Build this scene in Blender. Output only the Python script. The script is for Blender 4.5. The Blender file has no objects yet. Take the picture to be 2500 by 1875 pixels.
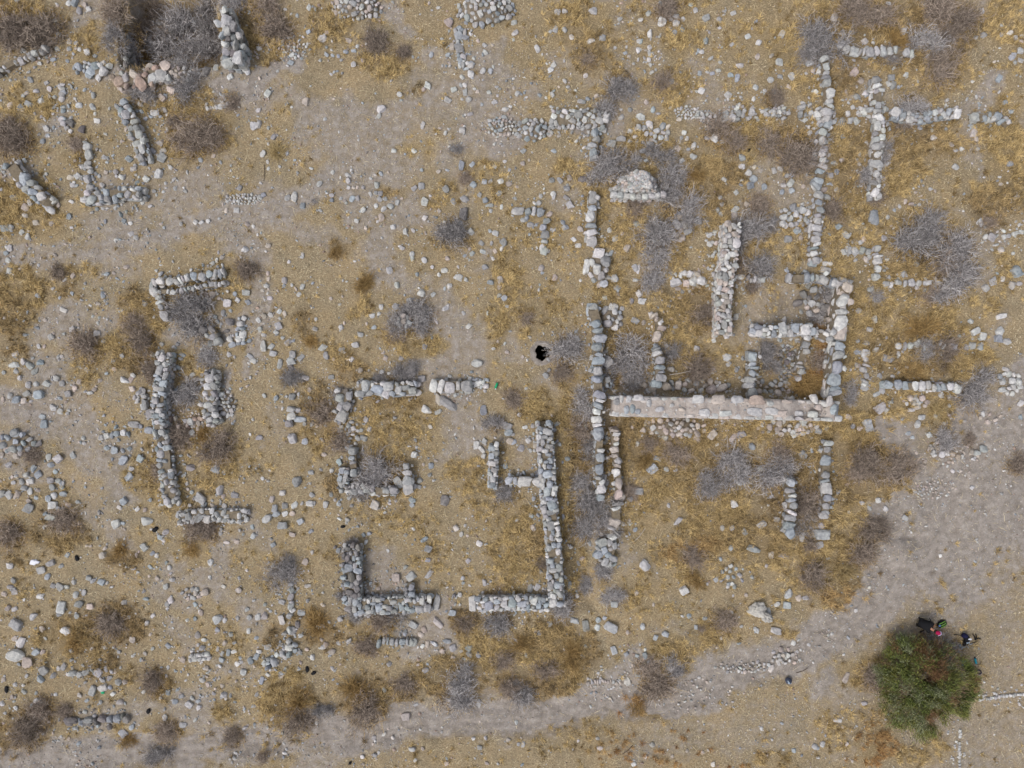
import bpy, math, random
import numpy as np
from mathutils import Vector, Matrix
random.seed(7); RNG = np.random.default_rng(11)
R = math.radians
scene = bpy.context.scene
# ---------------------------------------------------------------- camera, sky, sun, exposure
CAM_H = 33.33
cam_d = bpy.data.cameras.new('camera'); cam_d.sensor_width = 36; cam_d.lens = 24
cam_d.clip_start = 0.5; cam_d.clip_end = 2000
cam = bpy.data.objects.new('camera', cam_d); scene.collection.objects.link(cam)
cam.location = (0, 0, CAM_H); cam.rotation_euler = (0, 0, 0); scene.camera = cam
SUN_EL, SUN_AZ = R(52), R(235)          # light comes from the lower left of the photograph
w = bpy.data.worlds.new('World'); scene.world = w; w.use_nodes = True
nt = w.node_tree; nt.nodes.clear()
sky = nt.nodes.new('ShaderNodeTexSky'); sky.sky_type = 'NISHITA'; sky.sun_disc = False
sky.sun_elevation = SUN_EL; sky.sun_rotation = SUN_AZ; sky.air_density = 1.0; sky.dust_density = 3.0; sky.ozone_density = 1.0
hs = nt.nodes.new('ShaderNodeHueSaturation'); hs.inputs['Saturation'].default_value = 0.38
bg = nt.nodes.new('ShaderNodeBackground'); bg.inputs[1].default_value = 0.12
wo = nt.nodes.new('ShaderNodeOutputWorld')
nt.links.new(sky.outputs[0], hs.inputs['Color']); nt.links.new(hs.outputs[0], bg.inputs[0]); nt.links.new(bg.outputs[0], wo.inputs[0])
sd = bpy.data.lights.new('sun', 'SUN'); sd.energy = 1.05; sd.angle = R(20); sd.color = (1, .975, .94)
sun = bpy.data.objects.new('sun', sd); scene.collection.objects.link(sun)
sdir = Vector((math.sin(SUN_AZ) * math.cos(SUN_EL), math.cos(SUN_AZ) * math.cos(SUN_EL), math.sin(SUN_EL)))
sun.rotation_euler = sdir.to_track_quat('Z', 'Y').to_euler(); sun.location = sdir * 60
scene.view_settings.view_transform = 'Standard'; scene.view_settings.look = 'None'
scene.view_settings.exposure = 0.5; scene.view_settings.gamma = 1.0
scene.cycles.max_bounces = 5; scene.cycles.diffuse_bounces = 3

# ---------------------------------------------------------------- helpers
K = 50.0                                 # pixels of the 2500 x 1875 photograph per metre of ground
def W(X, Y, z=0.0):                      # photograph pixel + height -> place on the site
    f = (CAM_H - z) / CAM_H
    return ((X - 1250) / K * f, (937.5 - Y) / K * f)
def srgb(r, g, b):
    return tuple(((c / 255) / 12.92 if c / 255 < .04045 else ((c / 255 + .055) / 1.055) ** 2.4) for c in (r, g, b))
def hash2(ix, iy, seed):
    h = (ix.astype(np.int64) * 374761393 + iy.astype(np.int64) * 668265263 + seed * 974634777) & 0xffffffff
    h = ((h ^ (h >> 13)) * 1274126177) & 0xffffffff
    return ((h ^ (h >> 16)) & 0xffff) / 65535.0
def vnoise(x, y, sc, seed):
    x = np.asarray(x, float) / sc; y = np.asarray(y, float) / sc
    ix = np.floor(x); iy = np.floor(y); fx = x - ix; fy = y - iy
    fx = fx * fx * (3 - 2 * fx); fy = fy * fy * (3 - 2 * fy); ix = ix.astype(int); iy = iy.astype(int)
    a = hash2(ix, iy, seed); b = hash2(ix + 1, iy, seed); c = hash2(ix, iy + 1, seed); d = hash2(ix + 1, iy + 1, seed)
    return (a * (1 - fx) + b * fx) * (1 - fy) + (c * (1 - fx) + d * fx) * fy
def fbm(x, y, sc, seed, o=4):
    v = 0; a = .5; t = 0
    for i in range(o):
        v = v + a * vnoise(x, y, sc / 2 ** i, seed + i * 17); t += a; a *= .5
    return v / t
def segdist(x, y, pts):                  # distance to a polyline (site metres)
    best = np.full(np.shape(x), 1e9)
    if len(pts) == 1: return np.hypot(x - pts[0][0], y - pts[0][1])
    for (ax, ay), (bx, by) in zip(pts[:-1], pts[1:]):
        dx, dy = bx - ax, by - ay; L = dx * dx + dy * dy + 1e-9
        t = np.clip(((x - ax) * dx + (y - ay) * dy) / L, 0, 1)
        best = np.minimum(best, np.hypot(x - ax - t * dx, y - ay - t * dy))
    return best
def sstep(a, b, v):
    t = np.clip((v - a) / (b - a), 0, 1); return t * t * (3 - 2 * t)
def boxmask(x, y, x0, y0, x1, y1, soft): # photo pixel box -> mask in metres
    ax, ay = W(x0, y1); bx, by = W(x1, y0)
    wob = (vnoise(x, y, .7, 91) - .5) * .35
    return sstep(-soft, soft, x - ax + wob) * sstep(-soft, soft, bx - x + wob) * sstep(-soft, soft, y - ay + wob) * sstep(-soft, soft, by - y + wob)
def gz(x, y):                            # ground height
    x = np.asarray(x, float); y = np.asarray(y, float)
    z = (fbm(x, y, 6.0, 3, 3) - .5) * .22 + (fbm(x, y, .8, 9, 3) - .5) * .12
    z = z - 1.5 * boxmask(x, y, 300, -90, 530, 158, .16)
    z = z - .3 * boxmask(x, y, 1905, 700, 2030, 792, .6) - .5 * boxmask(x, y, 1862, 832, 1950, 958, .25)
    z = z - .25 * boxmask(x, y, 1500, 800, 1590, 952, .25) - .25 * boxmask(x, y, 1630, 700, 1840, 955, .4)
    z = z - .3 * boxmask(x, y, 1395, 1050, 1450, 1480, .3)
    pd = segdist(x + (vnoise(x, y, .9, 12) - .5) * .6, y + (vnoise(x, y, .9, 13) - .5) * .6, [W(*q) for q in ((2370,990),(2350,1130),(2260,1330),(2120,1500),(1920,1610),(1640,1700),(1350,1745),(1020,1765),(700,1805),(400,1830),(0,1855))])
    z = z - .14 * (1 - sstep(.55, 1.15, pd)) + .025 * np.sin(pd * 14) * (1 - sstep(.5, 1.0, pd))
    gx, gy = W(2205, 1350); d = np.hypot((x - gx) / 1.0, (y - gy) / .7)
    z = z + .22 * np.exp(-d * d * 1.6) - .16 * np.exp(-(((x - gx + .1) / .9) ** 2 + ((y - gy - .75) / .16) ** 2))
    return z
def gz1(x, y): return float(gz(np.array([x]), np.array([y]))[0])

def newmesh(name, V, F, col=None, mat=None, parent=None, smooth=True, link=True):
    """V (n,3); F list of (m,k) index arrays; col (n,3)"""
    me = bpy.data.meshes.new(name)
    V = np.ascontiguousarray(V, dtype=np.float32)
    if not isinstance(F, (list, tuple)): F = [F]
    F = [np.asarray(f, dtype=np.int32) for f in F if len(f)]
    me.vertices.add(len(V)); me.vertices.foreach_set('co', V.ravel())
    loops = np.concatenate([f.ravel() for f in F]); tot = np.concatenate([np.full(len(f), f.shape[1], np.int32) for f in F])
    st = np.concatenate([[0], np.cumsum(tot)[:-1]]).astype(np.int32)
    me.loops.add(len(loops)); me.loops.foreach_set('vertex_index', loops)
    me.polygons.add(len(tot)); me.polygons.foreach_set('loop_start', st); me.polygons.foreach_set('loop_total', tot)
    me.polygons.foreach_set('use_smooth', np.full(len(tot), smooth, dtype=bool))
    if col is not None:
        a = me.color_attributes.new('Col', 'FLOAT_COLOR', 'POINT')
        c = np.ones((len(V), 4), np.float32); c[:, :3] = col; a.data.foreach_set('color', c.ravel())
    me.update(calc_edges=True); me.validate()
    if mat: me.materials.append(mat)
    if not link: return me
    o = bpy.data.objects.new(name, me); scene.collection.objects.link(o)
    if parent: o.parent = parent
    return o
def tag(o, label=None, cat=None, group=None, kind=None):
    if label: o['label'] = label
    if cat: o['category'] = cat
    if group: o['group'] = group
    if kind: o['kind'] = kind
    return o
def empty(name, x, y, z):
    o = bpy.data.objects.new(name, None); scene.collection.objects.link(o); o.location = (x, y, z); o.empty_display_size = .2
    return o
class Acc:                               # collects pieces of one mesh
    def __init__(s): s.V = []; s.F = []; s.C = []; s.n = 0
    def add(s, V, F, c):
        s.V.append(V); s.F.append(np.asarray(F) + s.n); s.C.append(np.broadcast_to(np.asarray(c, float), V.shape)); s.n += len(V)
    def build(s, name, mat, parent=None, smooth=True, origin=None, link=True):
        V = np.concatenate(s.V); C = np.concatenate(s.C)
        if origin is not None: V = V - np.array(origin)
        by = {}
        for f in s.F: by.setdefault(f.shape[1], []).append(f)
        o = newmesh(name, V, [np.concatenate(v) for v in by.values()], C, mat, parent, smooth, link)
        if origin is not None and link: o.location = origin
        return o

# ---------------------------------------------------------------- materials
def mat_base(name, rough=.9):
    m = bpy.data.materials.new(name); m.use_nodes = True; nt = m.node_tree; b = nt.nodes['Principled BSDF']
    b.inputs['Roughness'].default_value = rough; b.inputs['Specular IOR Level'].default_value = .25
    return m, nt, b
def nd(nt, t, **k):
    n = nt.nodes.new(t)
    for a, v in k.items(): setattr(n, a, v)
    return n
def noise(nt, co, sc, det=4, rough=.6, dist=0):
    n = nd(nt, 'ShaderNodeTexNoise'); n.inputs['Scale'].default_value = sc; n.inputs['Detail'].default_value = det
    n.inputs['Roughness'].default_value = rough; n.inputs['Distortion'].default_value = dist
    if co is not None: nt.links.new(co, n.inputs['Vector'])
    return n.outputs['Fac']
def ramp(nt, v, a, b, lo=0, hi=1):
    n = nd(nt, 'ShaderNodeMapRange'); n.inputs['From Min'].default_value = a; n.inputs['From Max'].default_value = b
    n.inputs['To Min'].default_value = lo; n.inputs['To Max'].default_value = hi; nt.links.new(v, n.inputs['Value']); return n.outputs['Result']
def mixc(nt, f, a, b, mode='MIX'):
    n = nd(nt, 'ShaderNodeMix', data_type='RGBA', blend_type=mode, clamp_factor=True)
    for i, v in ((0, f), (6, a), (7, b)):
        if isinstance(v, (int, float)): n.inputs[i].default_value = v
        elif isinstance(v, tuple): n.inputs[i].default_value = (*v[:3], 1)
        else: nt.links.new(v, n.inputs[i])
    return n.outputs[2]
def mth(nt, op, a, b=None):
    n = nd(nt, 'ShaderNodeMath', operation=op)
    for i, v in ((0, a), (1, b)):
        if v is None: continue
        if isinstance(v, (int, float)): n.inputs[i].default_value = v
        else: nt.links.new(v, n.inputs[i])
    return n.outputs[0]
def attr(nt, name='Col'):
    return nd(nt, 'ShaderNodeAttribute', attribute_name=name)
def bump(nt, b, h, st, dist=.02):
    n = nd(nt, 'ShaderNodeBump'); n.inputs['Strength'].default_value = st; n.inputs['Distance'].default_value = dist
    nt.links.new(h, n.inputs['Height']); nt.links.new(n.outputs[0], b.inputs['Normal'])
def geo(nt): return nd(nt, 'ShaderNodeNewGeometry').outputs['Position']

def make_stone_mat():
    m, nt, b = mat_base('weathered_stone', .92); p = geo(nt); c = attr(nt).outputs['Color']
    n1 = noise(nt, p, 7, 5, .65); n2 = noise(nt, p, 28, 3, .7); n3 = noise(nt, p, 2.2, 2)
    c = mixc(nt, ramp(nt, n1, .35, .7), mixc(nt, 1.0, c, (.66, .66, .68), 'MULTIPLY'), mixc(nt, 1.0, c, (1.18, 1.17, 1.14), 'MULTIPLY'))
    c = mixc(nt, ramp(nt, n2, .56, .7, 0, .55), c, srgb(92, 89, 85))         # lichen and pits
    c = mixc(nt, ramp(nt, n3, .5, .75, 0, .2), c, srgb(170, 164, 156))      # dust
    nt.links.new(c, b.inputs['Base Color'])
    bump(nt, b, mth(nt, 'ADD', n1, mth(nt, 'MULTIPLY', n2, .4)), .7, .03); return m
M_STONE = make_stone_mat()
def make_ground_mat():
    m, nt, b = mat_base('dry_ground', .95); p = geo(nt)
    a = attr(nt, 'Col'); sep = nd(nt, 'ShaderNodeSeparateColor'); nt.links.new(a.outputs['Color'], sep.inputs[0])
    dirt, gold, brown = sep.outputs[0], sep.outputs[1], sep.outputs[2]
    nf = noise(nt, p, 22, 6, .75); nm = noise(nt, p, 3.1, 5, .65); nl = noise(nt, p, .55, 4, .6); nv = noise(nt, p, 60, 3, .8)
    # short dry straw: crossing fibres
    def fib(rot, sc):
        mp = nd(nt, 'ShaderNodeMapping'); mp.inputs['Rotation'].default_value = (0, 0, rot); mp.inputs['Scale'].default_value = (sc, sc * 5, 1)
        nt.links.new(p, mp.inputs['Vector']); return noise(nt, mp.outputs[0], 1, 3, .7, .6)
    f = mth(nt, 'MAXIMUM', fib(.5, 9), mth(nt, 'MAXIMUM', fib(2.0, 11), fib(1.2, 8)))
    straw = mixc(nt, ramp(nt, f, .5, .78), srgb(*STRAW_D), srgb(*STRAW_L))
    straw = mixc(nt, ramp(nt, nl, .35, .65), straw, mixc(nt, 1.0, straw, (1.05, .98, .88), 'MULTIPLY'))
    goldc = mixc(nt, ramp(nt, f, .5, .78), srgb(*GOLD_D), srgb(*GOLD_L))
    brownc = mixc(nt, ramp(nt, f, .5, .8), srgb(92, 75, 52), srgb(138, 114, 80))
    dirtc = mixc(nt, ramp(nt, nm, .3, .7), srgb(*DIRT_D), srgb(*DIRT_L))
    dirtc = mixc(nt, ramp(nt, nv, .6, .75, 0, .55), dirtc, srgb(178, 170, 160))
    dirtc = mixc(nt, ramp(nt, nf, .56, .8, 0, .45), dirtc, srgb(120, 106, 92))
    ng = noise(nt, p, 13, 5, .85)
    gc = ramp(nt, ng, .33, .67, .58, 1.36); cc = nd(nt, 'ShaderNodeCombineColor')
    for i in range(3): nt.links.new(gc, cc.inputs[i])
    lv = ramp(nt, nl, .3, .7, .86, 1.1); lc = nd(nt, 'ShaderNodeCombineColor')
    for i in range(3): nt.links.new(lv, lc.inputs[i])
    straw = mixc(nt, 1.0, straw, lc.outputs[0], 'MULTIPLY')
    c = mixc(nt, mth(nt, 'MULTIPLY', gold, .55), straw, goldc)
    c = mixc(nt, 1.0, c, cc.outputs[0], 'MULTIPLY')
    c = mixc(nt, mth(nt, 'MULTIPLY', brown, .4), c, brownc)
    dm = ramp(nt, mth(nt, 'ADD', dirt, mth(nt, 'MULTIPLY', mth(nt, 'SUBTRACT', mth(nt, 'ADD', mth(nt, 'MULTIPLY', nm, .6), mth(nt, 'MULTIPLY', nf, .4)), .5), 1.5)), .25, .8)
    dg = nd(nt, 'ShaderNodeCombineColor'); dv = ramp(nt, ng, .33, .67, .78, 1.2)
    for i in range(3): nt.links.new(dv, dg.inputs[i])
    dirtc = mixc(nt, 1.0, dirtc, dg.outputs[0], 'MULTIPLY')
    c = mixc(nt, dm, c, dirtc)
    nt.links.new(c, b.inputs['Base Color'])
    bump(nt, b, mth(nt, 'ADD', mth(nt, 'MULTIPLY', f, .6), mth(nt, 'ADD', mth(nt, 'MULTIPLY', nm, .6), mth(nt, 'MULTIPLY', nf, .5))), .8, .05); return m
STRAW_D, STRAW_L = (130, 116, 94), (202, 186, 155)
GOLD_D, GOLD_L = (118, 101, 72), (186, 163, 118)
DIRT_D, DIRT_L = (124, 115, 107), (167, 158, 150)
M_GROUND = make_ground_mat()
def make_col_mat(name, rnd=.25, rough=.85):
    m, nt, b = mat_base(name, rough); c = attr(nt).outputs['Color']
    if rnd:
        oi = nd(nt, 'ShaderNodeObjectInfo'); v = ramp(nt, oi.outputs['Random'], 0, 1, 1 - rnd, 1 + rnd)
        cc = nd(nt, 'ShaderNodeCombineColor')
        for i in range(3): nt.links.new(v, cc.inputs[i])
        c = mixc(nt, 1.0, c, cc.outputs[0], 'MULTIPLY')
    nt.links.new(c, b.inputs['Base Color']); return m
M_GRASS = make_col_mat('dry_grass', 0); M_TWIG = make_col_mat('dry_twigs', .16); M_LEAF = make_col_mat('tree_leaves', 0, .7)
def make_mortar():
    m, nt, b = mat_base('lime_mortar', .95); p = geo(nt)
    n = noise(nt, p, 4, 6, .7); n2 = noise(nt, p, 24, 4, .7)
    c = mixc(nt, ramp(nt, n, .3, .7), srgb(150, 140, 134), srgb(192, 181, 172)); c = mixc(nt, ramp(nt, n2, .55, .7, 0, .6), c, srgb(122, 110, 104))
    nt.links.new(c, b.inputs['Base Color']); bump(nt, b, mth(nt, 'ADD', n, n2), .8, .04); return m
M_MORTAR = make_mortar()
def make_earth(name, d, l):
    m, nt, b = mat_base(name, .97); p = geo(nt); n = noise(nt, p, 9, 6, .75)
    nt.links.new(mixc(nt, ramp(nt, n, .3, .7), srgb(*d), srgb(*l)), b.inputs['Base Color']); bump(nt, b, n, .9, .04); return m
M_EARTH = make_earth('wall_core_earth', (96, 84, 68), (142, 128, 108))
M_SHAFT = make_earth('dark_earth', (38, 33, 28), (66, 58, 50))  # much darker earth tone for the well shaft
def plain(name, rgb, rough=.6, var=.25):
    m, nt, b = mat_base(name, rough); n = noise(nt, geo(nt), 40, 3); c = srgb(*rgb)
    nt.links.new(mixc(nt, n, tuple(v * (1 - var) for v in c), tuple(min(1, v * (1 + var)) for v in c)), b.inputs['Base Color']); return m

# ---------------------------------------------------------------- stones
def ico(sub):
    import bmesh
    bm = bmesh.new(); bmesh.ops.create_icosphere(bm, subdivisions=sub, radius=1)
    V = np.array([v.co[:] for v in bm.verts]); F = np.array([[v.index for v in f.verts] for f in bm.faces]); bm.free(); return V, F
ICO = {k: ico(k) for k in (1, 2, 3, 4)}
def rock_shape(sub, blocky, rng):
    V, F = ICO[sub]
    n = rng.normal(size=(9, 3)); n /= np.linalg.norm(n, axis=1)[:, None]; d = rng.uniform(.62, .98, 9)
    ax = np.array([[1, 0, 0], [-1, 0, 0], [0, 1, 0], [0, -1, 0], [0, 0, 1], [0, 0, -1]], float) + rng.normal(size=(6, 3)) * .13
    ax /= np.linalg.norm(ax, axis=1)[:, None]; da = rng.uniform(.6, .78, 6) if blocky else rng.uniform(.75, .95, 6)
    n = np.concatenate([n, ax]); d = np.concatenate([d * (1.15 if blocky else 1), da])
    q = np.maximum(V @ n.T, 1e-3) / d
    p = 40 if blocky else 24
    r = (np.sum(q ** p, axis=1)) ** (-1 / p)
    r = r * (1 + (fbm(V[:, 0] * 3 + V[:, 2] * 1.7, V[:, 1] * 3 - V[:, 2], 1.0, int(rng.integers(999)), 3) - .5) * .22)
    P = V * r[:, None]; P /= np.abs(P).max(axis=0)
    return P, F
POOL = {(s, b): [rock_shape(s, b, RNG) for _ in range(26)] for s in (1, 2, 3) for b in (0, 1)}
TONE = {'w': (192, 190, 188), 'g': (163, 162, 161), 'b': (158, 163, 168), 'p': (184, 172, 163), 'd': (126, 122, 120), 'r': (164, 144, 132)}
def tonecol(t, rng=RNG, v=.1):
    a = [TONE[k] for k in t] or [TONE['g']]
    c = np.mean(a, axis=0) * rng.uniform(1 - v, 1 + v) + rng.normal(size=3) * 1.3
    return np.array(srgb(*np.clip(c, 40, 225)))
def add_rock(acc, x, y, z, L, Wd, H, ang, c, sub=2, blocky=0, tilt=.12, sink=.25):
    P, F = POOL[(sub, blocky)][int(RNG.integers(26))]
    P = P * np.array([L / 2, Wd / 2, H / 2])
    ca, sa = math.cos(ang), math.sin(ang); tx, ty = RNG.normal(size=2) * tilt
    Rz = np.array([[ca, -sa, 0], [sa, ca, 0], [0, 0, 1]]); Rx = np.array([[1, 0, 0], [0, math.cos(tx), -math.sin(tx)], [0, math.sin(tx), math.cos(tx)]])
    Ry = np.array([[math.cos(ty), 0, math.sin(ty)], [0, 1, 0], [-math.sin(ty), 0, math.cos(ty)]])
    P = P @ (Rz @ Rx @ Ry).T
    acc.add(P + np.array([x, y, z + H * (.5 - sink)]), F, c)
# ---------------------------------------------------------------- ground zones (photo pixels)
DIRT = [  # polyline, half width px, strength
 ([(2370,990),(2350,1130),(2260,1330),(2120,1500),(1920,1610),(1640,1700),(1350,1745),(1020,1765),(700,1805),(400,1830),(0,1855)], 52, 1.0),
 ([(2450,1100),(2430,1250),(2330,1400)], 150, .9), ([(2200,1560),(2100,1700),(2060,1800)], 60, .6), ([(2180,1070),(2240,1170),(2290,1250)], 60, 1.0), ([(2500,900),(2480,1100)], 40, .8), ([(2190,1230),(2160,1400),(2060,1530)],55,.9),
 ([(0,632),(170,616),(395,588),(565,531),(735,486),(800,430)], 34, .75), ([(640,480),(700,560),(800,590)], 40, .6), ([(600,620),(640,700),(620,800),(600,900)], 22, .7),
 ([(530,235),(600,210),(660,170),(720,150)], 32, .9), ([(620,240),(700,230)], 40, .6), ([(780,290),(900,340),(950,400)], 40, .45), ([(880,370),(940,360)],25,.4),
 ([(2420,190),(2385,340),(2395,450),(2450,570)], 20, .75), ([(2400,220),(2370,260)], 25, .6), ([(1270,160),(1300,200)], 35, .6), ([(1230,290),(1260,330),(1220,360)], 36, .8), ([(1180,360),(1200,420)], 40, .5),
 ([(1400,305),(1440,310)], 22, .8), ([(1480,320),(1520,325)], 20, .7), ([(1180,780),(1240,830),(1250,870)], 30, .55), ([(1150,650),(1190,660)], 25, .4), ([(870,625),(910,640)], 26, .4),
 ([(1690,260),(1760,230),(1740,170)], 26, .5), ([(1560,260),(1600,280)], 18, .4), ([(0,980),(60,1000),(120,1040)], 36, .8), ([(130,900),(170,960)], 40, .6), ([(200,1180),(250,1220)],36,.4),
 ([(550,920),(545,960)], 22, .8), ([(680,1000),(700,1060),(640,1100)], 30, .4), ([(560,1090),(580,1150)], 26, .4), ([(280,960),(290,1000)],30,.4), ([(0,480),(60,590)],15,.4),
 ([(480,1000),(560,1010)], 22, .5), ([(430,1530),(460,1570)], 26, .5), ([(1530,1640),(1640,1590),(1700,1570)], 30, .8), ([(1500,1665),(1760,1620),(1900,1600)], 36, .8),
 ([(970,40),(1000,70)], 26, .7), ([(1300,860),(1310,890)], 15, .8), ([(230,290),(260,300)],20,.35), ([(2180,500),(2200,540)],22,.5), ([(2290,830),(2330,860)],15,.1), ([(2150,1120),(2200,1080),(2300,1150)],26,.6),
 ([(2090,1640),(2000,1680)],40,.8), ([(1750,1760),(2000,1720)],40,.35), ([(2300,1830),(2500,1790)],110,.5), ([(2440,1350),(2440,1650)],80,.5), ([(1500,1800),(1900,1800),(2080,1740)],60,.4), ([(1930,260),(1950,250)],10,.2), ([(330,1400),(480,1440)],40,.25), ([(1100,1700),(1200,1760)],40,.35), ([(1930,870),(2000,900)],18,.4), ([(1890,840),(1945,740)],26,.5)]
# cx, cy, rx, ry, kind, strength
GOLD = """50,30,80,45,g,1 235,110,45,55,g,1 250,70,40,30,g,.8 75,265,75,25,g,1 40,290,60,25,g,.6 190,385,40,30,g,1 320,150,20,60,b,.9 380,110,90,80,b,.9 425,250,120,26,g,.9 480,345,85,45,g,1 480,310,70,40,b,.6
560,272,30,20,g,.9 590,60,38,85,b,.9 625,60,30,70,g,.9 50,500,75,65,g,1 110,540,60,35,g,.9 130,470,40,60,g,.6 665,135,45,38,g,1 800,60,60,60,g,.7 930,150,65,30,g,1 965,165,30,25,g,1 1080,85,22,28,g,.8 1020,370,50,18,g,.5
1015,225,18,16,b,.8 960,470,30,15,b,.4 815,610,28,24,b,.8 1080,480,60,35,g,.5 1200,450,60,60,g,.6 1100,590,70,35,g,.8 1400,60,80,60,g,.8 1440,130,60,50,b,.6 1660,100,42,35,g,1 1620,225,40,25,g,1 1475,225,22,12,g,1 1850,330,80,60,g,.9
1820,290,60,22,g,.8 1590,370,60,60,g,.9 1540,360,40,30,g,.9 1500,470,60,40,g,.8 1730,450,90,70,b,.7 1700,430,70,60,g,.7 1400,420,60,50,g,.6 1450,490,40,70,g,.7 1560,580,90,60,g,.9 1300,560,70,70,g,.7 1760,340,70,40,b,.7 1800,100,70,90,g,.4 1300,130,60,60,g,.5
1910,110,45,45,g,1 2150,60,190,60,b,1 2130,90,90,50,g,.9 2080,170,60,40,b,.8 2250,120,110,60,b,.9 2050,200,30,60,b,.8 2300,170,80,50,g,.8 1960,200,50,35,g,1 1950,320,50,60,b,1 2050,290,30,120,g,.7 1945,370,30,60,g,.7 2110,310,50,60,b,.8 2200,350,140,70,b,.7
2180,420,100,90,g,.7 2440,370,60,130,g,1 2430,500,60,60,b,1 2080,430,45,70,b,.9 2250,560,120,50,g,.8 2180,30,60,60,g,.8 2440,60,60,60,g,.6 2340,450,80,60,g,.4 2460,180,40,80,g,.4 2080,560,80,50,g,.6
40,720,75,70,g,1 20,760,60,50,b,1 20,840,35,25,b,.9 150,700,30,30,b,.6 200,650,60,25,g,.6 350,775,65,55,g,1 340,740,60,30,b,.7 280,860,70,50,g,.9 330,870,40,50,b,.6 230,900,60,40,g,.6 360,1150,50,70,g,.7 400,1190,60,60,g,1 470,740,90,60,g,.6
450,900,50,30,g,.7 440,1000,60,30,b,.5 520,1120,80,70,g,.8 560,700,60,60,g,.5 150,600,80,40,g,.2 885,735,32,38,g,1 750,790,40,35,b,.6 1000,825,80,28,g,1 830,870,45,35,g,1 850,900,45,45,b,.6 965,985,85,16,b,1 800,1060,60,60,g,.8 960,1040,110,90,g,.7 780,990,50,60,b,.6
1215,780,35,60,g,.9 1240,700,45,90,g,.8 1150,1150,70,60,g,.6 820,1180,30,35,b,1 1190,1130,50,70,g,.6 920,1160,80,60,b,.5 1330,1000,60,50,g,1 1390,1030,35,90,g,1 1330,760,80,80,g,.6 1500,690,50,60,g,1 1600,790,120,90,g,.9 1700,900,90,60,g,.9 1700,740,60,70,b,.8
1540,870,70,70,b,.7 1570,900,20,45,g,1 1560,1100,90,70,b,.7 1650,1060,130,60,g,.8 1640,1170,170,110,g,.8 1740,1140,90,80,b,.6 1430,1060,45,120,b,.9 1385,1180,28,130,g,.9 1800,1060,70,40,g,1 1550,1250,80,90,g,.8 1750,1250,120,80,g,.9 1980,960,60,50,g,1 2000,870,28,80,r,.9
2090,690,50,80,g,1 2120,790,50,110,g,.8 2250,740,140,70,g,.8 2250,650,110,40,b,.7 2230,880,120,55,b,1 2180,870,60,50,g,.9 2380,880,70,45,g,1 2300,800,110,35,g,.9 2065,850,28,110,g,.9 2100,1060,100,80,g,1 2230,970,130,40,g,1 2330,1020,50,40,g,.9 2120,1150,120,70,b,1 2170,1205,90,25,g,1
1980,1060,70,45,g,.9 1960,1160,60,80,b,.8 2065,1280,45,130,g,1 1980,1300,40,50,b,1 2380,760,70,60,g,.5 30,1310,60,60,b,1 150,1290,80,65,b,1 170,1330,70,30,g,.9 310,1360,45,35,b,.8 180,1570,80,50,g,1 180,1560,60,50,b,.8 270,1530,100,45,b,.9 380,1660,60,50,b,.4 300,1680,150,60,g,.3
470,1345,45,30,g,.7 560,1740,22,32,g,1 60,1800,70,70,b,1 300,1820,50,50,g,.8 120,1810,70,60,g,.5 550,1810,70,40,g,.6 240,1620,60,26,b,.9 400,1800,70,50,g,.6 770,1530,65,45,b,1 680,1560,35,30,b,1 700,1700,70,65,g,1 700,1720,50,50,b,.7 720,1800,90,35,g,.9 890,1700,70,70,b,1
970,1700,60,55,b,.9 960,1690,30,30,g,1 870,1790,80,30,g,1 1100,1660,80,60,b,.8 1070,1640,60,40,g,.8 1210,1600,90,70,g,1 1250,1320,90,110,g,.8 820,1360,25,40,g,1 1130,1530,50,30,b,.8 1230,1450,50,30,g,1 900,1540,60,30,g,.6 1050,1350,60,80,g,.5 1330,1340,30,60,b,.9 1300,1400,60,60,g,.8
1400,1340,35,150,g,1 1310,1570,120,60,g,.9 1340,1560,90,50,b,.6 1420,1600,60,60,b,.8 1400,1660,45,35,g,1 1340,1670,70,50,b,1 1690,1340,80,60,g,1 1690,1330,70,30,r,.7 1740,1400,60,30,g,.7 1640,1600,60,45,g,1 1560,1740,55,35,r,1 1600,1730,60,30,g,.9 1650,1700,60,20,g,1 1740,1560,60,50,g,1
1570,1450,70,80,g,.5 1850,1300,120,60,b,.7 1850,1330,90,70,g,.8 1620,1320,80,60,g,.5 1920,1220,80,60,b,1 2060,1310,60,80,g,1 2000,1400,90,70,g,1 2060,1480,70,35,g,1 2060,1460,60,40,r,.6 2090,1380,50,70,b,.8 1930,1550,30,20,g,.8 2110,1650,60,50,g,.8 2200,1600,60,50,b,.8 2130,1820,70,50,r,.8
1900,1840,90,30,g,.5 2250,1840,90,40,g,.6 2080,1780,120,60,g,.5 1400,1800,150,50,g,.4 1650,1830,200,50,r,.25 2400,1600,70,120,g,.25 2420,1350,60,80,g,.35 2300,1450,60,60,g,.3 1200,1230,60,60,g,.6 640,1120,60,60,g,.3 620,1400,70,80,g,.35 60,1460,60,60,g,.4 560,1560,60,60,g,.4 980,1260,150,50,g,.5"""
GOLD = [t.split(',') for t in GOLD.split()]
GOLD = [(float(a), float(b), float(c), float(d), k, float(s)) for a, b, c, d, k, s in GOLD]
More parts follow.
